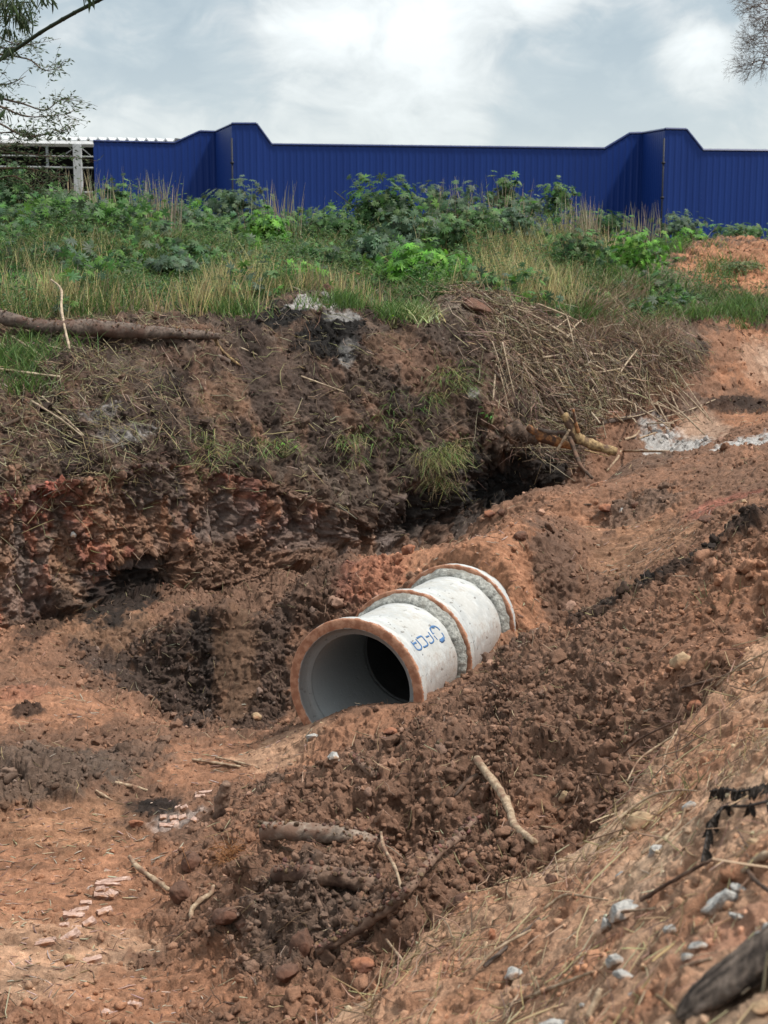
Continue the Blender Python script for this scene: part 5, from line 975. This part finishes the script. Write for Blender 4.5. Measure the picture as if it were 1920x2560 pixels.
sticks = [
 ('branch', [(1498, 1062), (1563, 1047), (1600, 1035), (1655, 1028)], [6, 5, 4], M_bark_grey, 'grey branch lying across the cane heap right of the stump', 'branch'),
 ('stick', [(1515, 1180), (1540, 1146), (1555, 1125)], [2.2, 3.4, 3], M_wood_pale, 'pale peeled stick leaning beside the stump', 'stick'),
 ('stick', [(1548, 1104), (1583, 1096), (1597, 1078)], [3, 3, 2], M_wood_pale, 'pale twisted twig right of the stump', 'stick'),
 ('stick', [(1596, 1098), (1640, 1080), (1680, 1072)], [2, 2, 1.4], M_wood_pale, 'thin pale twig pointing at the ash', 'stick'),
 ('stick', [(1560, 1130), (1600, 1122), (1640, 1142)], [3, 3, 2], M_wood_pale, 'pale root lying on the soil left of the ash', 'stick'),
 ('branch', [(1190, 1940, .07), (1222, 1977, .08), (1250, 2028, .06), (1268, 2072, .05), (1296, 2100, .03), (1336, 2122, .0)], [9, 11, 11, 10, 10, 9], M_wood_pale, 'smooth pale curved branch lying on the brown spoil', 'branch'),
 ('branch', [(1192, 1958, .03), (1160, 1968, .03), (1135, 1996, 0)], [8, 6, 3], M_bark, 'dark short fork at the upper end of the pale curved branch', 'branch'),
 ('branch', [(1187, 2092, .08), (1155, 2141, .10), (1103, 2192, .11), (1062, 2238, .12), (1026, 2284, .11), (985, 2325, .10), (929, 2353, .08), (878, 2376, .06), (837, 2393, .05), (791, 2402, .03)], [9, 10, 11, 12, 13, 14, 15, 15, 14, 14], M_wood_dirty, 'long muddy branch slanting down the spoil heap', 'branch'),
 ('log', [(655, 2124, .05), (740, 2126, .06), (880, 2122, .03), (960, 2124, -.06)], [22, 24, 22, 16], M_log_pale, 'grey barked log half buried in the spoil', 'log'),
 ('log', [(690, 2200, -.02), (760, 2203, .0), (860, 2215, -.01), (960, 2218, -.06)], [20, 25, 25, 20], M_wood_dirty, 'soil covered log below the grey half buried one', 'log'),
 ('stick', [(952, 2130, .1), (960, 2171, .09), (985, 2202, .08), (1000, 2248, .06), (1011, 2283, .04)], [4, 4.5, 4.5, 4, 3.5], M_wood_pale, 'thin kinked pale stick touching the long muddy branch', 'stick'),
 ('stick', [(783, 2251, .08), (806, 2289, .05), (832, 2350, 0)], [3, 6, 7], M_wood_dirty, 'brown stick upright in the spoil left of the long muddy branch', 'stick'),
 ('stick', [(967, 2366, .04), (995, 2399, .02), (1026, 2430, .0)], [3, 3.4, 3], M_wood_pale, 'pale stick at the foot of the spoil heap', 'stick'),
 ('root', [(878, 1915, .05), (893, 1930, .03), (915, 1940, .02), (938, 1952, 0)], [4, 10, 12, 10], M_wood_dirty, 'stubby broken root on the spoil below the pipe mouth', 'root'),
 ('root', [(821, 2088, .05), (829, 2106, .04), (857, 2096, .05), (868, 2069, .05)], [2, 2.2, 2.2, 1.8], M_wood_pale, 'thin white looping root over the grey log', 'root'),
 ('stick', [(324, 2164, .05), (345, 2182, .03), (378, 2206, .01), (421, 2231, .0)], [5, 6.5, 6.5, 6], M_wood_pale, 'pale forked stick on the packed floor', 'stick'),
 ('stick', [(534, 2229, .02), (527, 2244, .02), (500, 2261, .02), (484, 2285, .02), (478, 2304, 0)], [5, 6, 6.5, 6, 5], M_wood_pale, 'short pale crooked stick at the edge of the spoil', 'stick'),
 ('stick', [(288, 1964, .01), (330, 1970, .01), (368, 1979, 0)], [5, 5, 3], M_wood_pale, 'whitish splintered stick on the floor beside the dark heap', 'stick'),
 ('stick', [(240, 1982, .01), (260, 1993, .01), (282, 2002, 0)], [3, 4, 2], M_wood_pale, 'small white splinter near the dark heap', 'stick'),
 ('stick', [(480, 1905, .01), (540, 1912, .01), (600, 1922, .01)], [3, 3.5, 3], M_wood_pale, 'long weathered lath lying on the tracked floor', 'stick'),
 ('stick', [(540, 1898, .01), (600, 1912, .01), (650, 1922, .0)], [2.5, 3, 2], M_wood_pale, 'second weathered lath behind the long one', 'stick'),
 ('stick', [(1050, 1820, .03), (1075, 1845, .02), (1100, 1870, .0)], [7, 8, 5], M_wood_dirty, 'brown root stub on the heap crest in front of the pipe', 'root'),
 ('stick', [(1500, 2118, .02), (1539, 2091, .03), (1583, 2046, .09), (1628, 2013, .05), (1679, 2000, .05), (1742, 2003, .03)], [5, 4, 3, 3, 2.4, 1.6], M_wood_pale, 'slim arched twig lying over the tan rock on the bank edge', 'twig'),
 ('stick', [(1604, 2083, .02), (1664, 2028, .03), (1742, 1969, .03)], [4, 4, 3], M_wood_yellow, 'straight grey stick right of the tan rock', 'stick'),
 ('stick', [(1604, 2149, .02), (1680, 2073, .03), (1712, 2040, .03)], [4, 4, 3], M_wood_pale, 'straight pale stick below the tan rock', 'stick'),
 ('stick', [(1500, 2318, .02), (1560, 2302, .03), (1640, 2296, .02)], [4, 4, 3], M_wood_pale, 'pale twig beside the large whitish chunk on the bank', 'stick'),
 ('stick', [(1600, 2280, .02), (1700, 2215, .03), (1780, 2180, .02)], [5, 5, 4], M_wood_dirty, 'brown twig running up the middle of the near bank', 'stick'),
 ('stick', [(1210, 2430, .02), (1280, 2370, .03), (1350, 2310, .02)], [5, 5, 4], M_bark_grey, 'grey stick bundle lying on the lower bank', 'stick'),
 ('stick', [(1190, 2440, .02), (1240, 2400, .04), (1330, 2345, .03)], [3, 4, 3], M_wood_pale, 'pale stick against the grey one on the lower bank', 'stick'),
 ('stick', [(1360, 2290, .02), (1390, 2260, .05), (1420, 2255, .04), (1470, 2275, .03), (1520, 2270, .02)], [4, 4, 3, 3, 2], M_wood_pale, 'forked pale twig at the lip of the near bank', 'stick'),
 ('stick', [(1270, 2540, .03), (1370, 2510, .03), (1480, 2455, .02)], [4, 5, 4], M_wood_pale, 'pale stick along the lowest part of the bank', 'stick'),
 ('stick', [(1870, 2210, .02), (1900, 2235, .02), (1925, 2260, .02)], [6, 6, 5], M_bark, 'short dark stick under the tan root at the right edge', 'stick'),
 ('root', [(1858, 2190, .0), (1880, 2178, .02), (1925, 2166, .02), (1990, 2150, 0)], [8, 12, 12, 10], M_wood_pale, 'thick tan root at the right edge of the bank', 'root'),
 ('stick', [(1700, 2440, .01), (1740, 2428, .01), (1778, 2418, .01)], [5, 6, 5], M_wood_pale, 'pale flat stick above the big weathered log', 'stick'),
 ('stick', [(1470, 2575, .03), (1485, 2540, .05), (1500, 2505, .03)], [8, 9, 7], M_wood_pale, 'whitish stick end standing at the bottom edge', 'stick'),
 ('stick', [(1640, 2520, .02), (1680, 2545, .02), (1700, 2560, .01)], [5, 5, 4], M_wood_yellow, 'thin yellow stem by the end of the big weathered log', 'stick'),
 ('stick', [(400, 1290), (1, 1)], 1, None, '', ''),
 ('stick', [(1005, 1150, .05), (1010, 1230, .03), (1014, 1310, 0)], [3, 3.5, 3], M_bark_grey, 'upright bare stick hanging against the dark cut face', 'stick'),
 ('stick', [(1370, 1272, .02), (1430, 1272, .02), (1478, 1268, .02)], [2.5, 3, 3], M_bark, 'dark straight stick lying on the orange mound', 'stick'),
 ('stick', [(1680, 1735, .02), (1760, 1700, .03), (1850, 1680, .04)], [3, 3.5, 2], M_wood_dirty, 'brown twig on the upper right of the spoil heap', 'stick'),
 ('stick', [(1790, 1740, .03), (1850, 1700, .06), (1920, 1660, .05)], [3, 3, 2], M_wood_pale, 'pale twigs sticking out of the bank at the right edge', 'stick'),
 ('stick', [(1620, 2120, .03), (1590, 2000, .02), (1, 1)], 1, None, '', ''),
 ('stick', [(1565, 2010, .1), (1600, 1960, .12), (1640, 1895, .1), (1690, 1890, .1)], [2, 2.5, 3, 2], M_wood_pale, 'bent root poking from the lip of the bank', 'root'),
 ('stick', [(1650, 1985, .02), (1660, 1930, .12), (1690, 1880, .1)], [2, 2.5, 2], M_wood_pale, 'second bent root at the lip of the bank', 'root'),
 ('stick', [(1560, 1925, .02), (1650, 1905, .03), (1700, 1860, .04)], [3, 3, 2], M_wood_dirty, 'thin brown root above the bank lip', 'root'),
 ('stick', [(0, 942, .08), (80, 955, .08), (150, 960, .08)], [3, 3, 2.5], M_cane, 'pale cane lying flat at the left edge below the fallen log', 'cane'),
 ('stick', [(30, 850, .03), (80, 890, .06), (120, 912, .04)], [3, 3, 2], M_cane, 'cane stalk pointing down from the left end of the log', 'cane'),
 ('stick', [(130, 770, .3), (158, 792, .35), (170, 823, .3), (173, 893, .02)], [2, 3.2, 3.4, 3], M_cane, 'yellow stalk arching over the fallen log', 'cane'),
 ('stick', [(260, 910, .03), (300, 950, .04), (350, 1000, .03)], [3, 3.5, 3], M_bark_grey, 'grey branch running down from the fallen log', 'branch'),
 ('stick', [(80, 1020, .08), (150, 1060, .06), (205, 1100, .04)], [2.4, 2.4, 2], M_cane, 'yellowish straw stem across the dark soil at left', 'cane'),
 ('stick', [(105, 1010, .08), (160, 1070, .06), (210, 1098, .04)], [2.4, 2.4, 2], M_cane, 'second yellowish stem beside the first on the dark soil at left', 'cane'),
 ('stick', [(0, 1080, .05), (50, 1062, .05), (62, 1035, .05)], [5, 5, 4], M_bark, 'hooked brown root at the left edge above the cut face', 'root'),
 ('stick', [(30, 1060, .03), (80, 1085, .03), (150, 1102, .03)], [3, 3, 2], M_bark, 'brown root lying above the left of the cut face', 'root'),
 ('stick', [(560, 865, .03), (640, 895, .03), (720, 930, .03), (860, 990, .02)], [2, 2, 2, 1.5], M_cane, 'long thin stem slanting down the middle of the slope', 'stick'),
 ('stick', [(1218, 920, .06), (1240, 945, .05), (1265, 970, .03)], [3, 4, 3], M_bark_grey, 'grey stick on the dark mound left of the canes', 'stick')]
for nm, pts, rp, mt, lb, ct in sticks:
    if mt is None: continue
    stick(nm, pts, rp, mt, lb, ct, knots=2, n=max(10, len(pts) * 6), wob=.1)
pos_, siz_ = [], []
for V, rm_, dens_ in CRUST:
    top = V[:, 2] - np.array([V[max(0, k - 6):k + 7, 2].mean() for k in range(len(V))]); ok = np.nonzero((top > .15 * rm_) & (fbm(V.astype(np.float32), 3.5, 2, 41) > -.1 - .25 * dens_))[0]
    if len(ok) == 0: continue
    ln_ = np.linalg.norm(V.max(0) - V.min(0)); n = int(dens_ * ln_ * 260); q = V[rng.choice(ok, n)] + rng.normal(size=(n, 3)) * rm_ * .35 * np.array([1, 1, .3]); pos_.append(q); siz_.append(.004 + .016 * rng.random(n) ** 2.5)
pos_, siz_ = np.concatenate(pos_), np.concatenate(siz_); vv_, ff_ = rock_shape(77, ICO1, .6, .2); V, Fq = inst(vv_, ff_, pos_, rand_rot(len(pos_)), siz_)
tag(mesh('clinging_soil', V, Fq, M_clod, color=np.repeat(cl(len(pos_), (.14, .08, .055), (.19, .11, .075), (.11, .065, .045)), len(vv_), 0)), 'brown soil clinging to the half buried logs and branches', 'soil', kind='stuff')
# fork of the pale stick, broken stump, weathered log
i = hit(553, 2035); p = P[i]; q = PY(566, 1958, p[1] - .05); V, Fc = tube([p - (0, 0, .1), (p + q) / 2 + (-.01, 0, 0), q], [.06, .05, .035], 12, 26, .10)
tag(mesh('tree_stub', V, Fc, M_wood_dirty, origin=tuple(p)), 'short upright broken tree stub standing on the floor', 'stump')
a, b = P[hit(1690, 2555)], P[hit(1915, 2440)]; a = a + (0, 0, .015); b = b + (0, 0, .05); d = b - a
def plank_log():
    n, seg = 90, 26; t = np.linspace(0, 1, n); C_ = a + d * (t * 2.1)[:, None]; _, u, v = basis(np.tile(d, (n, 1))); th = np.linspace(0, 2 * np.pi, seg, endpoint=False)
    w = np.interp(t, [0, .03, .12, .3, 1], [.016, .034, .056, .074, .080]); gr = fbm(np.stack([np.tile(th, n) * 1.5, np.repeat(t, seg) * 4, np.zeros(n * seg)], 1).astype(np.float32), 3, 4, 9, .7).reshape(n, seg)
    r = w[:, None] * (1 + .28 * gr); V = C_[:, None] + r[..., None] * (np.cos(th)[None, :, None] * u[:, None] + .42 * np.sin(th)[None, :, None] * v[:, None]); V = V.reshape(-1, 3); i = np.arange(n * seg).reshape(n, seg); A, Bq = i[:-1], i[1:]
    Q = np.stack([A, np.roll(A, -1, 1), np.roll(Bq, -1, 1), Bq], -1).reshape(-1, 4); k = len(V); V = np.vstack([V, C_[0], C_[-1]]); T_ = np.array([[k, i[0, (j + 1) % seg], i[0, j]] for j in range(seg)] + [[k + 1, i[-1, j], i[-1, (j + 1) % seg]] for j in range(seg)]); return V, [Q, T_]
V, Fc = plank_log(); M_weath = noise_mat('wood_weathered', (.022, .018, .016), (.20, .16, .13), 46, bump=.008, lo=.42, hi=.6)
nn_ = 90 * 26; th_ = np.tile(np.linspace(0, 2 * np.pi, 26, endpoint=False), 90); t_ = np.repeat(np.linspace(0, 1, 90), 26)
g_ = fbm(np.stack([np.cos(th_) * 3, np.sin(th_) * 3, t_ * 2.2], 1).astype(np.float32), 2.2, 5, 19, .75); cw_ = np.array((.030, .022, .018)) + np.array((.19, .145, .115)) * sstep(-.25, .35, g_)[:, None]; cw_ = np.vstack([cw_, cw_[:2]])
o = tag(mesh('weathered_log', V, Fc, M_clod, color=cw_, origin=tuple(a)), 'blurred dark weathered log in the lower right corner', 'log')
# orange fibrous root tuft
i = hit(600, 2140); prt = []
for k in range(110):
    c = P[i] + np.array([rng.normal() * .10, rng.normal() * .07, .03]); t = c + np.array([rng.normal() * .09, -.02 - rng.random() * .05, rng.normal() * .06 - .01]); prt.append(tube([c, (c + t) / 2 + rng.normal(size=3) * .02, t], [.003, .0025, .0015], 3, 5, 0))
V, Fc = join(prt); tag(mesh('root_tuft', V, Fc, M_wood_orange, origin=tuple(P[i])), 'bristly orange brown root tuft at the left end of the grey log', 'roots', kind='stuff')
# withered leafy sprig on the near bank
def zp(x, y): return 1500 + x / 3.352, 1900 + y / 3.352
sp_e = empty('withered_sprig', tuple(P[hit(*zp(860, 960))]), 'withered branch with curled black leaves on the near bank', 'dead branch')
SLF = np.array([(0, 0, 0), (.3, .18, .05), (.7, .15, .04), (1, 0, -.1), (.7, -.15, .04), (.3, -.18, .05), (.5, 0, -.04)]), np.array([(0, 1, 6), (1, 2, 6), (2, 3, 6), (3, 4, 6), (4, 5, 6), (5, 0, 6)])
LVs = []; off = 0; stm = []
for pl in ([(850, 970), (880, 800), (920, 660), (980, 560), (1060, 490), (1200, 500), (1400, 470)], [(920, 360), (1050, 345), (1150, 370), (1300, 345), (1420, 325), (1500, 300)]):
    p3 = np.array([P[hit(*zp(*q))] + np.array([0, 0, .045]) for q in pl]); stm.append(tube(p3, [.004, .005, .005], 6, 24, .15)); C_ = spline(p3, 60)
    for k in range(24):
        q = C_[rng.integers(0, 60)]; dv = np.array([rng.normal() * .35, -.35 + rng.normal() * .2, -.8]); dv /= np.linalg.norm(dv); z = np.cross(dv, np.array([1., rng.normal() * .4, 0])); z /= np.linalg.norm(z)
        q = q + np.array([0, 0, .012]); rot = np.stack([dv, np.cross(z, dv), z], -1)[None]; V, Fq = inst(SLF[0] * np.array([1, 1, 1.6]), SLF[1], q[None], rot, np.array([.058 * (.6 + .6 * rng.random())])); LVs.append((V, Fq))
V, Fc = join(stm); mesh('stem', V, Fc, M_wood_dark, sp_e); V, Fc = join(LVs); M_dl = noise_mat('leaf_dead', (.012, .011, .010), (.07, .055, .045), 40, bump=.004); mesh('leaves', V, Fc, M_dl, sp_e, smooth=False)
print('sticks', time.time() - T0)

# ------------------------------------------------------------------ rocks, chunks and brick pieces
rk = [
 (1598, 2049, 84, 62, M_rocktan, 'large smooth tan rock on the lip of the near bank', .9, 28), (1724, 2013, 38, 20, M_rockw, 'flat grey stone beside the tan rock', .8, 20), (1412, 1992, 30, 36, M_rocktan, 'round tan stone in the middle of the brown spoil', .9, -20),
 (1640, 2127, 40, 30, M_rockw, 'whitish chunk below the straight pale stick', .8, 30), (1553, 2188, 34, 22, M_rockw, 'pale flat chunk near the bank lip', .8, 15), (1558, 2275, 76, 34, M_rockw, 'large whitish chunk in the middle of the near bank', .9, 18), (1512, 2312, 26, 36, M_rockw, 'small upright grey chunk left of the large whitish one', .8, 0),
 (1805, 2262, 84, 50, M_rockw, 'longest whitish chunk at the right of the near bank', .7, 32), (1848, 2222, 44, 34, M_rockw, 'whitish chunk stacked behind the longest one', .8, -20), (1850, 2292, 50, 18, M_rockw, 'thin grey slab right of the longest chunk', .8, -10), (1676, 2316, 36, 26, M_rockw, 'small white chunk above the middle of the bank', .8, 20),
 (1745, 2362, 40, 24, M_rockw, 'white chunk above the pale flat stick', .8, 10), (1718, 2388, 38, 20, M_rockw, 'white chunk just below its neighbour on the bank', .8, 0), (1536, 2402, 44, 36, M_rockw, 'forked grey white chunk on the lower bank', .8, 35), (1560, 2438, 44, 24, M_rockw, 'white chunk under the forked one', .8, -10),
 (1896, 2342, 26, 40, M_rockw, 'white chunk at the right edge above the weathered log', .8, 0), (1925, 2318, 44, 34, M_rockw, 'white chunk cut by the right edge', .8, 20), (1285, 2435, 48, 24, M_rockw, 'grey white chunk low on the bank by the stick bundle', .8, 10), (1388, 2562, 84, 44, M_rockw, 'big white chunk at the bottom edge', .8, 5),
 (1885, 2105, 40, 26, M_rocktan, 'pale tan stone at the right edge near the dead leaves', .8, 10), (1632, 2076, 18, 12, M_rockw, 'tiny white chip by the tan rock', .8, 0), (1580, 2482, 16, 10, M_rockw, 'tiny white chip on the low bank', .8, 0), (1455, 2510, 18, 12, M_rockw, 'tiny white stone near the bottom edge', .8, 0),
 (1905, 2510, 60, 40, M_rocktan, 'blurred tan stone in the lower right corner', .8, 0), (1230, 2335, 26, 36, M_rockorange, 'pinkish upright stone at the foot of the bank', .8, 10), (905, 2405, 66, 44, M_rockorange, 'orange lump at the foot of the long muddy branch', .9, 0),
 (565, 2283, 70, 42, M_rockbrown, 'flat brown rock at the left edge of the spoil', .9, 5), (475, 2155, 58, 50, M_rockbrown, 'rounded brown clod left of the orange roots', .9, 0), (455, 2225, 62, 58, M_rockbrown, 'pyramid shaped clod beside the pale forked stick', .9, 0), (610, 2310, 50, 48, M_rockbrown, 'brown clod right of the flat brown rock', .9, 0),
 (755, 2352, 56, 100, M_rockbrown, 'tall pointed clod at the lower end of the muddy branch', .9, -8), (715, 2425, 70, 60, M_rockbrown, 'dark clod below the tall pointed one', .9, 0), (337, 2056, 36, 26, M_rockorange, 'orange stone beside the burnt spot', .8, 10), (170, 2396, 34, 30, M_rocktan, 'square tan stone near the lower left', .8, 0),
 (1160, 2255, 52, 44, M_rockbrown, 'round clod right of the long muddy branch', .9, 0), (1090, 2300, 50, 42, M_rockbrown, 'round clod between the muddy branch and the dark gap', .9, 0), (1175, 2160, 50, 34, M_rockbrown, 'flat clod near the top end of the muddy branch', .9, 10), (835, 1893, 34, 22, M_rockw, 'whitish stone on the floor below the pipe mouth', .8, 0),
 (978, 1826, 36, 18, M_rockorange, 'orange stone in front of the pipe mouth', .9, 0), (640, 1790, 30, 22, M_rocktan, 'pale stone at the edge of the hollow left of the pipe', .9, 0), (1735, 1760, 46, 40, M_rockorange, 'orange stone high on the spoil heap', .9, 20), (1700, 1650, 52, 50, M_rocktan, 'pale lump at the upper right of the spoil heap', .9, 0),
 (1302, 1335, 40, 24, M_rockbrown, 'brown clod on the orange soil above the pipes', .9, 0), (1515, 1270, 42, 24, M_rockorange, 'red orange clod on the far mound', .9, 0), (1585, 1262, 26, 18, M_rockbrown, 'dark clod on the far mound', .9, 0), (1555, 1275, 14, 14, M_rockw, 'small pale stone on the far mound', .9, 0), (1860, 1255, 20, 14, M_rocktan, 'light stone at the far right of the mound', .9, 0),
 (1770, 1298, 50, 26, M_rockbrown, 'dark flat clod at the right of the mound', .9, 0), (1255, 1280, 26, 22, M_rockbrown, 'clod on the crest of the orange mound at its left end', .9, 0), (1225, 1285, 34, 22, M_rockorange, 'orange clod at the tip of the far mound', .9, 0), (1020, 1370, 40, 30, M_rockorange, 'pinkish clod left of the pipe collars', .9, 0),
 (820, 722, 34, 44, M_rockbrown, 'dark earth lump in the grass above the slope', .8, 0), (895, 686, 14, 12, M_rockorange, 'small pink stone in the grass above the slope', .8, 0), (1190, 762, 80, 36, M_rockbrown, 'large broken lump on the crest left of the canes', .9, -12), (780, 1840, 24, 14, M_rockw, 'pale pebble under the pipe mouth', .8, 0), (185, 1335, 14, 16, M_rockw, 'small white lump stuck in the cut face', .6, 0),
 (1380, 2195, 40, 30, M_rockbrown, 'clod beside the dark hole at the bank foot', .9, 0), (1290, 2210, 44, 30, M_rockbrown, 'flat clod left of the dark hole at the bank foot', .9, 0), (940, 2230, 30, 30, M_rockbrown, 'clod under the soil covered log', .9, 0)]
for sx, sy, w, h, m, lb, dp, an in rk:
    nm = {M_rockw.name: 'concrete_chunk', M_rocktan.name: 'rock', M_rockbrown.name: 'soil_clod', M_rockorange.name: 'rock'}[m.name]
    rock(nm, sx, sy, w, h, m, lb, {'concrete_chunk': 'rubble', 'rock': 'rock', 'soil_clod': 'soil clod'}[nm], depth=dp, ang=an, angular=1.3 if m is M_rockw else .6, sink=.22)
def brick(sx, sy, lpx, wpx, ang, label, grooves=True):
    i = hit(sx, sy); p = P[i]; m = PSD[i] / F; l = lpx * m / 2; w = max(.018, wpx * m / 2); t = .013; g = np.random.default_rng(int(sx + sy)); xs = np.linspace(-1, 1, 7); ys = np.linspace(-1, 1, 5); V = []; 
    for z in (-t, t):
        for x in xs:
            for k, y in enumerate(ys):
                V.append((x * l * (1 + .06 * g.normal() * (abs(x) == 1)), y * w * (1 + .05 * g.normal()), z * (1 + (.25 if (k % 2 and z > 0) else 0) * -1 if grooves else 1) + .002 * g.normal()))
    V = np.array(V); i0 = np.arange(70).reshape(2, 7, 5); Q = [(i0[1, a, b], i0[1, a + 1, b], i0[1, a + 1, b + 1], i0[1, a, b + 1]) for a in range(6) for b in range(4)] + [(i0[0, a, b], i0[0, a, b + 1], i0[0, a + 1, b + 1], i0[0, a + 1, b]) for a in range(6) for b in range(4)]
    for a in range(6): Q += [(i0[0, a, 0], i0[0, a + 1, 0], i0[1, a + 1, 0], i0[1, a, 0]), (i0[0, a + 1, 4], i0[0, a, 4], i0[1, a, 4], i0[1, a + 1, 4])]
    for b in range(4): Q += [(i0[0, 0, b + 1], i0[0, 0, b], i0[1, 0, b], i0[1, 0, b + 1]), (i0[0, 6, b], i0[0, 6, b + 1], i0[1, 6, b + 1], i0[1, 6, b])]
    n_ = NN[i] * .4 + np.array([g.normal() * .15, g.normal() * .15 - .25, 1.]); n_ /= np.linalg.norm(n_); a = R(ang); x = np.array([math.cos(a), math.sin(a), 0]); x -= n_ * (x @ n_); x /= np.linalg.norm(x); y = np.cross(n_, x)
    V = V @ np.stack([x, y, n_]); p = p + n_ * .011; return tag(mesh('brick_fragment', V + p, np.array(Q), M_brick, origin=tuple(p), smooth=False), label, 'brick piece')
for a in ((288, 2204, 72, 12, 4, 'longest pinkish brick strip on the packed floor'), (272, 2214, 64, 12, 2, 'brick strip just in front of the longest one'), (252, 2226, 22, 12, 0, 'small brick piece under the two long strips'), (281, 2236, 20, 26, 60, 'squarish brick piece right below the long strips'),
          (256, 2238, 40, 12, -5, 'short brick strip left of the squarish piece'), (214, 2262, 28, 14, 10, 'brick chip between the upper and lower groups'), (199, 2281, 46, 10, 3, 'brick strip above the lowest strip'), (183, 2292, 50, 11, 2, 'lowest long brick strip at left'),
          (261, 2280, 22, 36, 120, 'tilted brick block standing apart on the right'), (223, 2308, 18, 32, 125, 'reddish brick block below the lowest strip'), (178, 2343, 24, 48, 120, 'largest single brick block near the lower left'), (161, 2318, 22, 12, 0, 'brick chip above the largest block'), (277, 2186, 32, 12, -8, 'brick chip above the longest strip'),
          (190, 2328, 24, 8, 0, 'thin brick sliver right of the largest block'), (410, 2048, 16, 12, 0, 'brick chip at the burnt spot, leftmost'), (433, 2050, 18, 14, 10, 'brick chip at the burnt spot, second from left'), (458, 2047, 20, 16, 20, 'brick chip at the burnt spot, rightmost of the row'), (436, 2060, 20, 16, -10, 'brick chip in front of the burnt spot row'),
          (416, 2068, 34, 12, 5, 'flat brick piece lowest in the burnt spot group'), (447, 2022, 16, 10, 0, 'upper left brick chip behind the burnt spot'), (464, 2023, 16, 10, 5, 'upper right brick chip behind the burnt spot'), (486, 2054, 18, 14, -30, 'greyish brick chip right of the burnt spot'), (512, 1985, 42, 8, 2, 'pink brick strip beside the tree stub'), (500, 1995, 26, 10, -4, 'brick piece in front of the strip by the stub'),
          (232, 2405, 44, 12, 20, 'brown tile sliver near the square tan stone'), (115, 2357, 52, 16, -2, 'ochre slab left of the largest brick block'), (335, 2518, 40, 18, -35, 'broken tan piece near the bottom left'), (268, 2540, 34, 20, -30, 'grey brick piece at the bottom edge')):
    brick(*a)
print('total script', time.time() - T0)
